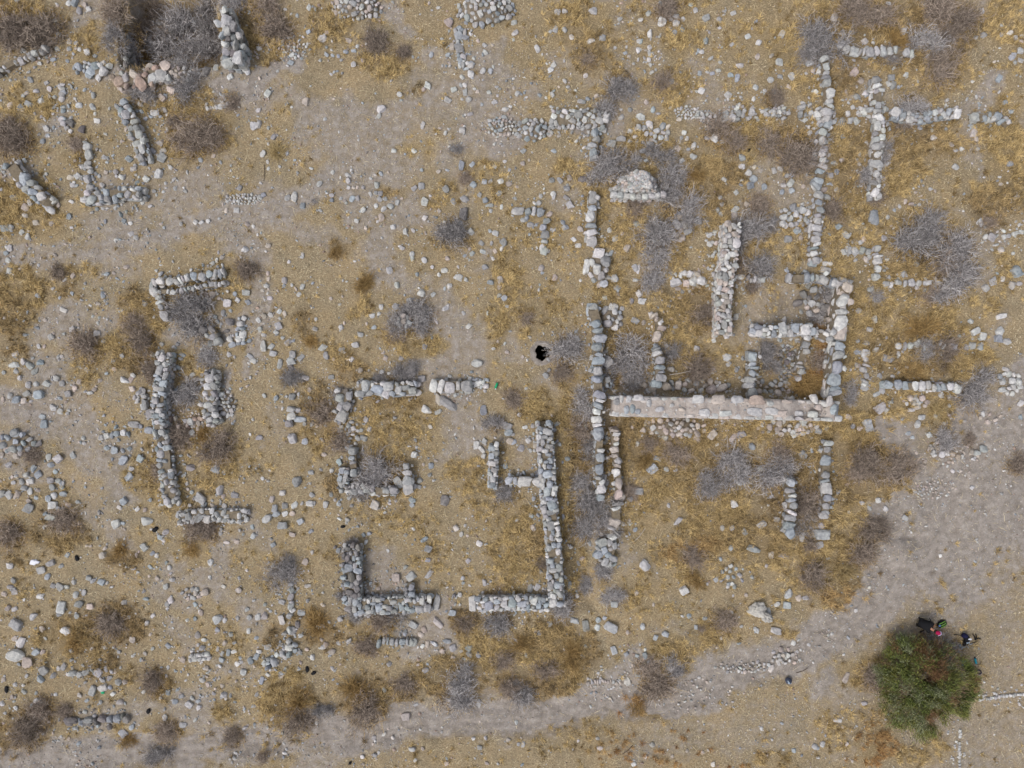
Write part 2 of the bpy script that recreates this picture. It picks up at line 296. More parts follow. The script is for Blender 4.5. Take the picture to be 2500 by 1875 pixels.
def zones(x, y):
    x = np.asarray(x, float); y = np.asarray(y, float)
    wx = x + (fbm(x, y, 1.6, 41, 3) - .5) * 1.5; wy = y + (fbm(x, y, 1.6, 57, 3) - .5) * 1.5
    wx = wx + (fbm(x, y, .4, 141, 2) - .5) * .5; wy = wy + (fbm(x, y, .4, 157, 2) - .5) * .5
    dirt = np.zeros_like(x); gold = np.zeros_like(x); brown = np.zeros_like(x); red = np.zeros_like(x)
    for pts, hw, s in DIRT:
        P = [W(*p) for p in pts]; d = segdist(wx, wy, P); h = hw / K
        dirt = np.maximum(dirt, s * (1 - sstep(h * .45, h * 1.5, d)))
    for cx, cy, rx, ry, k, s in GOLD:
        a, b = W(cx, cy); d = np.hypot((wx - a) / (rx / K), (wy - b) / (ry / K)); v = s * (1 - sstep(.5, 1.35, d))
        if k == 'g': gold = np.maximum(gold, v)
        elif k == 'b': brown = np.maximum(brown, v)
        else: red = np.maximum(red, v)
    big = fbm(x, y, 3.2, 77, 4)
    dirt = np.maximum(dirt, (.5 + .16 * (x < 0)) * sstep(.46, .66, big) * (1 - sstep(.1, .5, gold + brown)))
    dirt = dirt * (1 - .85 * np.clip(gold * 1.1 + brown, 0, 1) * (dirt < .9))
    east = sstep(1, 8, x) * sstep(-14, -6, y)
    gold = np.maximum(gold, (.18 + .4 * east) * sstep(.4, .6, fbm(x, y, 2.0, 5, 3)) * (1 - sstep(.2, .6, dirt)))
    out = (np.abs(x) > 27) | (np.abs(y) > 20.5)
    return np.clip(dirt, 0, 1), np.clip(gold, 0, 1), np.clip(brown, 0, 1), np.clip(red, 0, 1)
def axis(a, step):
    inner = np.arange(-a, a + 1e-6, step); outer = a + np.cumsum(np.geomspace(.2, 60, 22)); return np.concatenate([-outer[::-1], inner, outer])
xs = axis(27.5, .1); ys = axis(21.0, .1)
GX, GY = np.meshgrid(xs, ys); gxr, gyr = GX.ravel(), GY.ravel()
inside = (np.abs(gxr) < 30) & (np.abs(gyr) < 24)
gzv = gz(gxr, gyr); D, G, B, RD = zones(gxr, gyr)
nx, ny = len(xs), len(ys)
idx = np.arange(nx * ny).reshape(ny, nx)
Q = np.stack([idx[:-1, :-1].ravel(), idx[:-1, 1:].ravel(), idx[1:, 1:].ravel(), idx[1:, :-1].ravel()], 1)
PITX, PITY = W(1325, 861); PIT_R = .39
cx4 = gxr[Q].mean(1); cy4 = gyr[Q].mean(1)
Q = Q[np.hypot(cx4 - PITX, cy4 - PITY) > PIT_R + .12]
g = newmesh('ground', np.stack([gxr, gyr, gzv], 1), Q, np.stack([D, np.clip(G + RD * .8, 0, 1), np.clip(B + RD * .45, 0, 1)], 1), M_GROUND)
tag(g, kind='structure')
# open well mouth: flared earth collar + shaft
n = 40; th = np.linspace(0, 2 * np.pi, n, endpoint=False)
rr = PIT_R * (1 + .13 * np.sin(3 * th + 1) + .08 * np.sin(7 * th) + RNG.normal(size=n) * .035); pz = gz1(PITX, PITY)
def ring(r, z): return np.stack([PITX + r * np.cos(th), PITY + r * .9 * np.sin(th), np.full(n, 0.0) + z], 1)
outer = ring(np.full(n, PIT_R + .42), 0); outer[:, 2] = gz(outer[:, 0], outer[:, 1]) - .03
mid = ring(rr + .12, 0); mid[:, 2] = gz(mid[:, 0], mid[:, 1]) + .035
RG = [outer, mid, ring(rr, pz - .0), ring(rr * .98, pz - .12), ring(rr * 1.15, pz - .6), ring(rr * 1.35, pz - 1.8), ring(rr * 1.35, pz - 4), ring(rr * .01, pz - 4)]
V = np.concatenate(RG); F = []
for k in range(len(RG) - 1):
    for i in range(n):
        j = (i + 1) % n; F.append((k * n + i, k * n + j, (k + 1) * n + j, (k + 1) * n + i))
F = np.array(F); wroot = empty('well', PITX, PITY, pz)
tag(wroot, 'open black well mouth, a ragged round hole in dry straw beside a grey bush', 'well')
col = np.zeros((len(V), 3)); col[:, 0] = .95
o = newmesh('well_rim', V[:n * 3] - np.array([PITX, PITY, pz]), F[F.max(1) < n * 3], col[:n * 3], M_GROUND, wroot)
Vs = V[n * 2:] - np.array([PITX, PITY, pz])
o = newmesh('shaft', Vs, F[F.min(1) >= n * 2] - n * 2, None, M_SHAFT, wroot)

# ---------------------------------------------------------------- grass: arching blades
def blades(N, x, y, z, L, up, wd, col, name, label, bend=.55, ph=None):
    ph = RNG.uniform(0, 2 * np.pi, N) if ph is None else ph; dx, dy = np.cos(ph), np.sin(ph)
    t1 = up; t2 = up - bend * RNG.uniform(.4, 1.4, N)
    p0 = np.stack([x, y, z - .01], 1)
    p1 = p0 + np.stack([dx * np.cos(t1), dy * np.cos(t1), np.sin(t1)], 1) * (L * .5)[:, None]
    ph2 = ph + RNG.normal(size=N) * .35
    p2 = p1 + np.stack([np.cos(ph2) * np.cos(t2), np.sin(ph2) * np.cos(t2), np.sin(t2)], 1) * (L * .5)[:, None]
    p2[:, 2] = np.maximum(p2[:, 2], p0[:, 2] + .015)
    s = np.stack([-dy, dx, RNG.normal(size=N) * .5], 1) * (wd / 2)[:, None]
    V = np.stack([p0 - s, p0 + s, p1 - s * .9, p1 + s * .9, p2], 1).reshape(-1, 3)
    b = (np.arange(N) * 5)[:, None]
    T = np.concatenate([b + np.array([[0, 1, 3]]), b + np.array([[0, 3, 2]]), b + np.array([[2, 3, 4]])])
    C = np.repeat(col, 5, axis=0)
    o = newmesh(name, V, T, C, M_GRASS, smooth=False); tag(o, label, 'grass', kind='stuff'); return o
def blocked(x, y): return np.hypot(x - PITX, y - PITY) < PIT_R + .24
def mixcol(a, b, t): return np.array(srgb(*a))[None] * (1 - t[:, None]) + np.array(srgb(*b))[None] * t[:, None]
NS = 1100000
x = RNG.uniform(-29.5, 29.5, NS); y = RNG.uniform(-23, 23, NS); d_, g_, b_, r_ = zones(x, y)
keep = (RNG.random(NS) < .24 * (1 - .8 * d_) * (.4 + 1.1 * vnoise(x, y, .5, 8))) & ~blocked(x, y)
x, y, g1, b1 = x[keep], y[keep], g_[keep], b_[keep]; N = len(x)
t = np.clip(RNG.normal(.5, .28, N), 0, 1); c = mixcol((112, 98, 76), (232, 218, 186), t)
c = c * (1 - g1[:, None] * .7) + mixcol((132, 108, 68), (206, 176, 118), t) * g1[:, None] * .7
c = c * (1 - b1[:, None] * .5) + np.array(srgb(104, 84, 58))[None] * b1[:, None] * .5
blades(N, x, y, gz(x, y), RNG.uniform(.08, .22, N), RNG.uniform(.05, .6, N), RNG.uniform(.009, .021, N), c, 'straw', 'short dry straw littering the open ground between the ruins')
NL = 27000                               # longer bleached stalks lying about
x = RNG.uniform(-29.5, 29.5, NL); y = RNG.uniform(-23, 23, NL); d_, g_, b_, r_ = zones(x, y); k = (RNG.random(NL) < .85 - .55 * d_) & (np.hypot(x - PITX, y - PITY) > PIT_R + .4)
x, y = x[k], y[k]; N = len(x); t = RNG.random(N)
blades(N, x, y, gz(x, y) + .02, RNG.uniform(.2, .55, N), RNG.uniform(.03, .3, N), RNG.uniform(.007, .014, N), mixcol((150, 130, 96), (226, 210, 174), t), 'fallen_stalks', 'long bleached stalks fallen across the dry straw', .08)
NT = 180000                               # golden and brown tufts: each a fan of blades from one root
x = RNG.uniform(-29.5, 29.5, NT); y = RNG.uniform(-23, 23, NT); d_, g_, b_, r_ = zones(x, y)
amt = np.clip(g_ + b_ + r_, 0, 1.15); cl = fbm(x, y, 1.0, 21, 3)
keep = (RNG.random(NT) < (.44 * sstep(.06, .85, amt) * sstep(.28, .62, cl) + .02) * (1 - .85 * d_)) & (np.hypot(x - PITX, y - PITY) > PIT_R + .55)
x, y, g1, b1, r1, amt = x[keep], y[keep], g_[keep], b_[keep], r_[keep], amt[keep]; M = len(x); PB = 26
sz = RNG.uniform(.5, 1.15, M) * (.6 + .5 * np.clip(amt, 0, 1)); wind = (fbm(x, y, 2.2, 87, 2) - .5) * 9
tone = np.clip(RNG.normal(.5, .22, M), 0, 1)
rep = lambda v: np.repeat(v, PB); N = M * PB
t = np.clip(rep(tone) + RNG.normal(0, .28, N), 0, 1); c = mixcol((104, 84, 52), (226, 198, 142), t)
tot = g1 + b1 + r1 + 1e-6; wb = rep(b1 / tot)[:, None]; wr = rep(r1 / tot)[:, None]
c = c * (1 - wb) + mixcol((78, 64, 44), (196, 168, 122), t) * wb; c = c * (1 - wr * .8) + mixcol((126, 82, 44), (186, 136, 84), t) * wr * .8
BX = rep(x) + RNG.normal(size=N) * .05 * rep(sz); BY = rep(y) + RNG.normal(size=N) * .05 * rep(sz)
_ph = rep(wind) + RNG.normal(size=N) * 1.35
blades(N, BX, BY, gz(BX, BY), RNG.uniform(.2, .46, N) * rep(sz), RNG.uniform(.3, 1.25, N), RNG.uniform(.009, .018, N), c, 'golden_grass', 'tall golden and brown dry grass growing in tufts around the walls', .8, _ph)
# ---------------------------------------------------------------- dry stone walls, one thing each
# short name | label | polyline px | width px | stone px | height m | tones | ruin 0..1
WALLS = """the curved boulder row|curved row of pale rounded boulders at the upper left edge of the photo|-10,178 30,152 60,140 110,118|20|19|.35|w g|.25
the scattered corner row|short sloping line of small mixed stones below the curved boulder row|145,205 152,250 155,290 165,310|18|13|.15|g w b|.6
the slanting double wall|slanting two-stone-wide grey wall running down from the sunken room's rubble|292,252 322,300 338,345 352,388|34|17|.5|b w g|.12
the single-file wall stub|upright single file of pale stones above the thick low wall|208,345 212,400 212,460|20|17|.3|w g|.25
the thick low wall|thick low wall of rounded pale stones, flat across, left of centre top|205,485 260,478 310,470 345,472|36|17|.5|w b g|.2
the leaning boulder bank|steep line of big grey boulders stepping down the left edge of the photo|22,395 45,430 68,455 100,480 120,500|36|22|.55|g b w|.35
the boulder rim of the sunken room|line of pinkish boulders along the lower rim of the sunken room|280,205 320,190 350,200 378,178 410,172|44|26|.5|p w r|.35
the low stones in the trampled grass|short broken row of flat pale stones right of the slanting double wall|365,275 400,265|16|14|.15|w b|.3
the half-buried footing|half-buried line of small flat stones between bush and bare earth|500,265 525,258 556,252|14|14|.12|w|.3
the narrow footing at the top|narrow two-file wall footing below the big pale stone heap at the top|1120,68 1128,110 1135,150 1138,165|38|16|.15|b w g|.3
the long rubble wall|long spread rubble wall of small angular pale stones, upper centre|1345,290 1400,292 1440,286 1480,300|44|14|.35|w g|.35
the short upright wall by the bush|short upright wall of large grey blocks below the long rubble wall|1455,318 1452,345 1450,385|24|22|.4|g b|.15
the broken upright wall|broken upright wall with one large greenish block, left of the great enclosure|1443,470 1448,510 1443,550 1445,590|28|22|.45|b w g|.12
the doorway slabs|row of four flat greenish slabs like a threshold|1253,517 1290,514 1322,518|22|28|.25|b w|0
the three-block column|little upright column of three grey blocks in golden grass|1331,535 1330,575 1328,610|22|20|.3|w g b|.15
the tall central wall|tall pale rubble wall standing upright, topped with mixed small stones and earth|1788,546 1784,600 1780,645 1773,668 1771,720 1772,815|40|15|1.0|w w p g|.2
the faint upper wall|faint horizontal rubble wall of many small white stones, upper right|1700,283 1760,285 1820,278 1885,272 1920,270|26|12|.25|w w g|.35
the tiny upright footing|tiny upright file of four small stones near the top edge|1586,112 1588,145 1594,175|12|12|.12|w|.15
the upper right upright wall|long upright wall of single large pale stones, upper right|2014,140 2018,195 2028,250 2018,290|25|20|.5|w g b|.12
the middle upright wall|upright wall passing left of a brown bush, built of long pale stones|2022,300 2008,330 2008,380 2005,430 1995,452|26|22|.5|w b|.15
the wall above the tower block|upright wall of rounded stones leading down to the corner block of the enclosure|2003,470 2000,510 1995,545 1988,590 1990,640|26|19|.45|w g b|.2
the top cross wall|horizontal wall of pale leaning stones reaching right from the tall grey bush|2052,108 2070,122 2110,128 2160,122 2225,130|24|17|.4|w g|.15
the parallel upright wall|upright wall two stones wide crossing the horizontal wall at upper right|2140,190 2142,230 2145,280 2148,330 2142,390 2140,430 2138,480|30|18|.45|w g|.15
the crooked horizontal wall|horizontal wall of small pale stones behind a grey bush, far upper right|2180,275 2230,288 2270,284 2340,272|28|15|.45|w b|.2
the far right wall end|low curving wall end of pale stones beside the footpath, upper right|2375,283 2400,285 2430,280 2450,288 2466,305|26|17|.35|w b|.35
the scattered junction row|horizontal row of scattered pale blocks joining two upright walls|1955,268 1985,265 2010,275 2030,290|32|15|.3|w g|.4
the right edge footing|thin line of white stones leaving the right edge above the middle|2405,575 2440,578 2480,570 2515,563|14|13|.15|w|.3
the outer angled wall|short horizontal wall that turns down, right of the corner block|2062,612 2100,608 2145,605 2146,640 2140,675|22|15|.3|w g|.3
the top left room wall|horizontal double-faced wall with earth fill, top of the left room|375,690 430,686 500,672 545,668|22|15|.45|w w b|.25
the inner face of the left room|thin lower face of small stones edging the left room|378,712 430,712 500,700 550,692|14|13|.45|w g|.2
the standing slab corner|short upright corner wall under a tall white slab|368,705 388,722 396,745 400,775|20|18|.4|w g|.35
the left spine wall|long upright dry stone wall leaning in clumps, left side|400,862 398,905 390,950 386,1000 388,1060|34|16|.8|b w g|.08
the lower spine wall|lower half of the long upright left wall, darker and two stones wide|392,1062 402,1110 404,1150 412,1185 420,1230|38|16|.5|g b w|.35
the fallen outer face|file of fallen boulders leaning on the outside of the long left wall|345,950 352,985 362,1012|22|22|.3|g w|.35
the stubby inner wall|stubby upright wall tapering upward inside the left room|519,905 515,950 508,1000 525,1033|36|15|.5|w g|.35
the earthy cross wall|low crumbled cross wall of pinkish rubble between two upright walls|412,1028 450,1035 495,1024|24|12|.25|p r w|.5
the thin left footing|thin row of pale stones leading left from the lower spine wall|238,1070 270,1065 310,1060|18|17|.2|w b|.35
the lower left room rubble|ragged horizontal wall of grey stones closing the left room at the bottom|435,1265 480,1258 540,1258 600,1260|34|14|.35|g w|.35
the upper middle wall|thick horizontal wall of large grey boulders, centre left|868,950 920,948 960,952 1018,948|38|22|.5|w g b|.22
the big block wall|horizontal wall of very large weathered blocks, centre|1050,940 1095,944 1142,943|36|27|.5|g w|.0
the two-row footing|two neat parallel files of little square stones|1146,934 1190,938|28|13|.2|w b|.05
the leaning left column|crumbling upright wall with large blocks, left side of the central room|838,950 845,985 830,1015|38|22|.4|w g|.35
the stacked column|upright wall of squared stones stacked like steps, left of the centre bush|862,1090 862,1125 863,1155|22|19|.55|g b|.05
the corner under the centre bush|dark upright rubble corner left of the big grey centre bush|842,1142 838,1170 840,1198|28|14|.5|g d b|.15
the wall under the centre bush|horizontal wall half hidden by the big grey centre bush|845,1195 890,1192 930,1200 965,1198|26|17|.4|g w|.3
the square block stack|stack of three squared blocks right of the big grey centre bush|993,1135 996,1160 997,1190|26|27|.5|g w|.05
the neat ladder footing|upright file of four squared stones like ladder rungs|710,960 710,995 708,1035|24|20|.3|b g w|.15
the ladder column|narrow upright wall of stacked blocks like a ladder, centre|1206,1085 1205,1130 1202,1188|25|16|.6|g b w|.04
the short link wall|short horizontal wall of four square stones joining two upright walls|1238,1172 1280,1176 1322,1178|27|26|.5|w b|.08
the long right-angle wall|long straight upright wall two stones wide, centre of the photo|1328,1030 1333,1100 1338,1180 1342,1240|42|16|.75|b w g|.16
the lower long wall|lower stretch of the long straight wall, ending at a grey bush|1342,1242 1350,1310 1355,1390 1361,1480|40|17|.75|b g w|.16
the spread west wall|upright wall of mixed boulders forming the left side of the great enclosure|1446,745 1458,790 1462,840 1458,905|32|22|.8|w b g|.15
the west wall corner|upright wall below a large square block, at the enclosure's lower left corner|1458,918 1462,960 1460,1010 1462,1060|28|20|.9|w b|.15
the left face of the bushy wall|left face of a tumbled upright wall overgrown with grey bushes|1466,1062 1462,1120 1462,1160 1468,1215|22|19|.7|w b g|.2
the right face of the bushy wall|right face of the tumbled overgrown wall below the mortared wall|1500,1045 1502,1090 1508,1140 1512,1210|22|20|.6|w p g|.3
the end of the bushy wall|blocky lower end of the overgrown upright wall|1478,1318 1485,1350 1470,1372|52|20|.45|b w g|.2
the pier below the bushes|stretch of pale stones below the overgrown wall, right face|1500,1225 1505,1265 1495,1310|30|20|.4|w p g|.4
the inner stone file|upright file of grey blocks inside the great enclosure|1604,848 1612,885 1610,920 1603,938|26|20|.6|b g w|.08
the broken cap of the inner file|three pinkish tilted stones above the inner stone file|1600,770 1612,790 1610,830|24|26|.4|p w|.25
the scattered pink cross wall|horizontal row of loose pinkish boulders left of the tall central wall|1650,692 1690,672 1720,688 1750,672|34|22|.3|p w|.4
the small left cross wall|short row of small stones right of the tall central wall|1795,675 1830,680 1868,680|20|16|.3|g w|.2
the room top wall|horizontal wall of large square stones topping the small enclosure room|1925,680 1965,680 2000,676 2040,690|26|21|.6|w b|.06
the cell west wall|upright wall of big pale stones, left side of the small stone cell|1843,860 1842,900 1832,940 1838,965|28|22|.6|w b g|.1
the cell top wall|horizontal wall of fat white boulders above the small stone cell|1840,804 1880,810 1930,806 1985,802|30|19|.75|w b|.08
the cell east wall|narrow upright wall of pale stones right of the small stone cell|1972,815 1970,850 1962,880 1955,925|20|17|.5|w g|.12
the cell lintel rubble|low rubble between the small stone cell and the great right wall|1990,810 2015,822 2035,828|26|16|.5|g w|.35
the great right wall top|upper part of the great right wall, very large blocks in single file|2070,690 2058,735 2054,780 2048,815|32|31|1.1|w w p|.04
the great right wall|lower part of the great right wall under the big square block|2050,835 2043,880 2035,930 2034,960|32|27|1.1|w b|.06
the ruined outer file|faint upright file of stones outside the great right wall|2120,835 2115,880 2112,945|20|19|.2|w g|.4
the shadowed far row|horizontal file of grey stones below bushes, right side|2155,690 2200,692 2260,690 2325,678|18|17|.25|g w|.25
the brown bush row|horizontal file of pale stones in brown grass, right side|2192,842 2235,845 2300,845 2340,845 2400,845|22|16|.3|w g|.25
the straight right wall|straight horizontal wall of square white stones, right side|2160,936 2200,942 2260,944 2340,948|24|20|.5|w w b|.08
the curved pebble bank|shallow curved line of small pale stones on the path edge|2272,1092 2290,1110 2340,1112 2400,1105|18|13|.2|w p|.4
the stub wall in the golden grass|single file of big upright stones ending at two boulders, lower right|1930,1168 1932,1210 1935,1245 1928,1270 1926,1300|28|22|.7|w b g|.05
the lower right file|single file of rounded stones down to a broad slab, lower right|2022,1080 2014,1165 2020,1210 2012,1260|26|22|.5|w g b|.1
the bottom left row|row of grey weathered stones near the lower left edge|160,1765 205,1762 260,1760 305,1755|20|22|.3|g d b|.3
the sparse left row|sparse line of small grey stones near the lower left|165,1645 210,1642 270,1640|16|16|.2|g|.4
the small picket row|short picket of five upright stones, lower left|462,1608 485,1607 508,1603|20|11|.25|w|.1
the thick dark wall|thick dark upright wall with a bush on top, bottom centre left|860,1330 858,1380 858,1430 860,1470|46|17|.7|g d b|.2
the bottom room wall|thick horizontal rubble wall, bottom of the central room|865,1488 900,1480 960,1478 1050,1475|42|15|.55|w g b|.28
the wall bump|small stone projection on the bottom room wall|998,1425 1000,1452|26|14|.45|g b|.15
the pale bottom wall|horizontal wall of pale stones right of the upright slabs, bottom centre|1165,1475 1210,1474 1270,1472 1335,1476|36|14|.5|w w b|.25
the tiny threshold|tiny group of upright flat stones in the gap of the bottom wall|1102,1455 1128,1458|14|11|.2|w g|.2
the lower file of flat stones|horizontal file of upright flat stones below the bottom room|922,1568 960,1570 1008,1574|22|15|.3|g b|.1
the crumbling small wall|short upright crumbling wall running down into rocks, lower left centre|708,1420 712,1450 712,1480|16|14|.25|g|.3
the knotted stone line|crooked line of grey stones winding down and left, lower left centre|700,1540 712,1570 700,1590 675,1612 645,1625|28|16|.3|g b w|.3
the path-side pebble row|row of small pale stones along the footpath's upper edge|1430,1668 1480,1665 1530,1672|12|9|.12|w p|.4
the kerb of white stones|thin kerb of small white stones running to the right edge beside the tree|2392,1712 2420,1706 2460,1700 2512,1696|9|9|.12|w|.05
the kerb below the tree|thin upright kerb of small white stones below the tree|2346,1782 2344,1820 2346,1890|8|8|.12|w|.1
the shattered wall in the bush|broken cluster of boulders inside the big grey bush of the left room|500,800 520,815 530,835|30|18|.35|g d|.3
the rubble crescent|short crescent of small white stones right of the left room's bush|593,775 585,810 590,838|26|13|.25|w b|.2
the stones under the round bush|short cluster of pinkish stones within the twin grey bushes|975,780 1000,785|32|14|.35|p g|.2
the pit's left lining|dark narrow stone lining on the left side of the sunken room|300,95 308,130 322,170|16|15|.2|d g|.1"""
LANDS = []; SPILL = []
def strip_wall(acc, P, width, st, h, tones, ruin, base=None, top_only=False):
    seg = []; tot = 0
    for a, b in zip(P[:-1], P[1:]):
        l = math.dist(a, b); seg.append((tot, l, a, b)); tot += l
    def at(s):
        s = min(max(s, 0), tot)
        for t0, l, a, b in seg:
            if s <= t0 + l + 1e-6: break
        u = (s - t0) / max(l, 1e-6); return a[0] + (b[0] - a[0]) * u, a[1] + (b[1] - a[1]) * u, math.atan2(b[1] - a[1], b[0] - a[0])
    nc = max(1, round(width / st)); cw = width / nc
    lh = max(.14, min(.3, st * .7)); nl = max(1, round(h / lh)); lh = h / nl
    if h > .3:                                # earth and rubble core
        m = max(2, int(tot / .25)); prof = []
        for i in range(m + 1):
            x, y, a = at(tot * i / m); zg = gz1(x, y); zt = zg + h * .78 * (1 if 0 < i < m else .4); hw = width * (.34 if 0 < i < m else .2)
            nx_, ny_ = -math.sin(a), math.cos(a)
            prof += [(x + nx_ * hw * 1.1, y + ny_ * hw * 1.1, zg - .2), (x + nx_ * hw, y + ny_ * hw, zt), (x - nx_ * hw, y - ny_ * hw, zt), (x - nx_ * hw * 1.1, y - ny_ * hw * 1.1, zg - .2)]
        F = [(i * 4 + k, i * 4 + k + 1, i * 4 + 4 + k + 1, i * 4 + 4 + k) for i in range(m) for k in range(3)] + [(0, 1, 2, 3), (m * 4 + 3, m * 4 + 2, m * 4 + 1, m * 4)]
        acc.add(np.array(prof), np.array(F), srgb(128, 116, 98))
    single = nc == 1
    for k in range(nl):
        top = k == nl - 1; zl = k * lh if h > .3 else 0
        def put(s, o, l, wd, lean, small=False):
            x, y, a = at(s); x += -math.sin(a) * o; y += math.cos(a) * o
            H = lh * RNG.uniform(1.1, 1.5) if h > .3 else max(h, st * .5) * RNG.uniform(.8, 1.4)
            if small: H = min(H, wd * .8)
            add_rock(acc, x, y, gz1(x, y) + zl + (H * .3 if small and h > .3 else 0), l, wd, H, a + lean, tonecol(RNG.choice(tones), v=.12), 1 if small and st < .4 else 2, int(RNG.random() < .75), .08 + ruin * .25, .12 if h > .3 else .25)
        if single:
            s = RNG.uniform(-.3, .1) * st
            while s < tot + st * .2:
                l = st * RNG.choice([.45, .6, .8, .95, 1.25]) * RNG.uniform(.85, 1.15)
                if RNG.random() > ruin * (.28 if top else .1):
                    wd = cw * RNG.uniform(.72, 1.12); put(s + l / 2, RNG.normal() * cw * (.04 + ruin * .35), l * 1.04, wd, RNG.normal() * (.12 + ruin * .6))
                    if top and wd < cw * .85 or RNG.random() < .15: put(s + l / 2, RNG.choice([-1, 1]) * cw * .5, l * .45, l * .4, RNG.uniform(0, 3), True)
                s += l * RNG.uniform(.95, 1.06)
        elif not top:
            for sd_ in (-1, 1):
                s = RNG.uniform(-.3, .1) * st
                while s < tot:
                    l = st * RNG.uniform(.6, 1.4); put(s + l / 2, sd_ * (width / 2 - cw * .45), l * 1.04, cw * RNG.uniform(.8, 1.1), RNG.normal() * .12); s += l
        else:                                  # darts: big stones first, small ones fill the gaps
            pl = []
            for sc, dens in ((1.35, .35), (1.0, 1.6), (.72, 1.6), (.5, 1.6), (.36, 1.3)):
                n = int(tot * width / st ** 2 * 16 * dens * (1 - ruin * .5)); lim = tot * width / st ** 2 * dens * .8 / sc ** 2; cnt = 0
                for q in range(min(n, 900)):
                    l = st * sc * RNG.uniform(.85, 1.2); wd = l * RNG.uniform(.6, .95); lean = RNG.choice([0, math.pi / 2]) + RNG.normal() * (.15 + ruin * .5)
                    r_ = (l + wd) / 4; s = RNG.uniform(0, tot); o = RNG.uniform(-1, 1) * max(0.01, width / 2 - r_ * .9) * (1 + ruin * .35)
                    if any((s - p[0]) ** 2 + (o - p[1]) ** 2 < ((r_ + p[2]) * .86) ** 2 for p in pl): continue
                    pl.append((s, o, r_)); cnt += 1
                    if RNG.random() < ruin * .5 and sc > .6: continue
                    put(s, o, l * 1.12, wd * 1.12, lean, sc < .6)
                    if cnt > lim: break
for ln in WALLS.strip().split('\n'):
    short, label, pl, wd, st, h, tn, ru = ln.split('|'); h = float(h)
    P = [W(*map(float, p.split(',')), z=h * .8) for p in pl.split()]
    acc = Acc(); strip_wall(acc, P, float(wd) / K, float(st) / K, h, tn.split(), float(ru))
    m = P[len(P) // 2]
    o = acc.build('stone_wall', M_STONE, smooth=False, origin=(m[0], m[1], gz1(*m))); tag(o, label, 'stone wall', 'ruined dry stone walls'); LANDS.append((short, P)); SPILL.append((P, float(wd) / K, float(ru), float(st) / K, tn.split()))
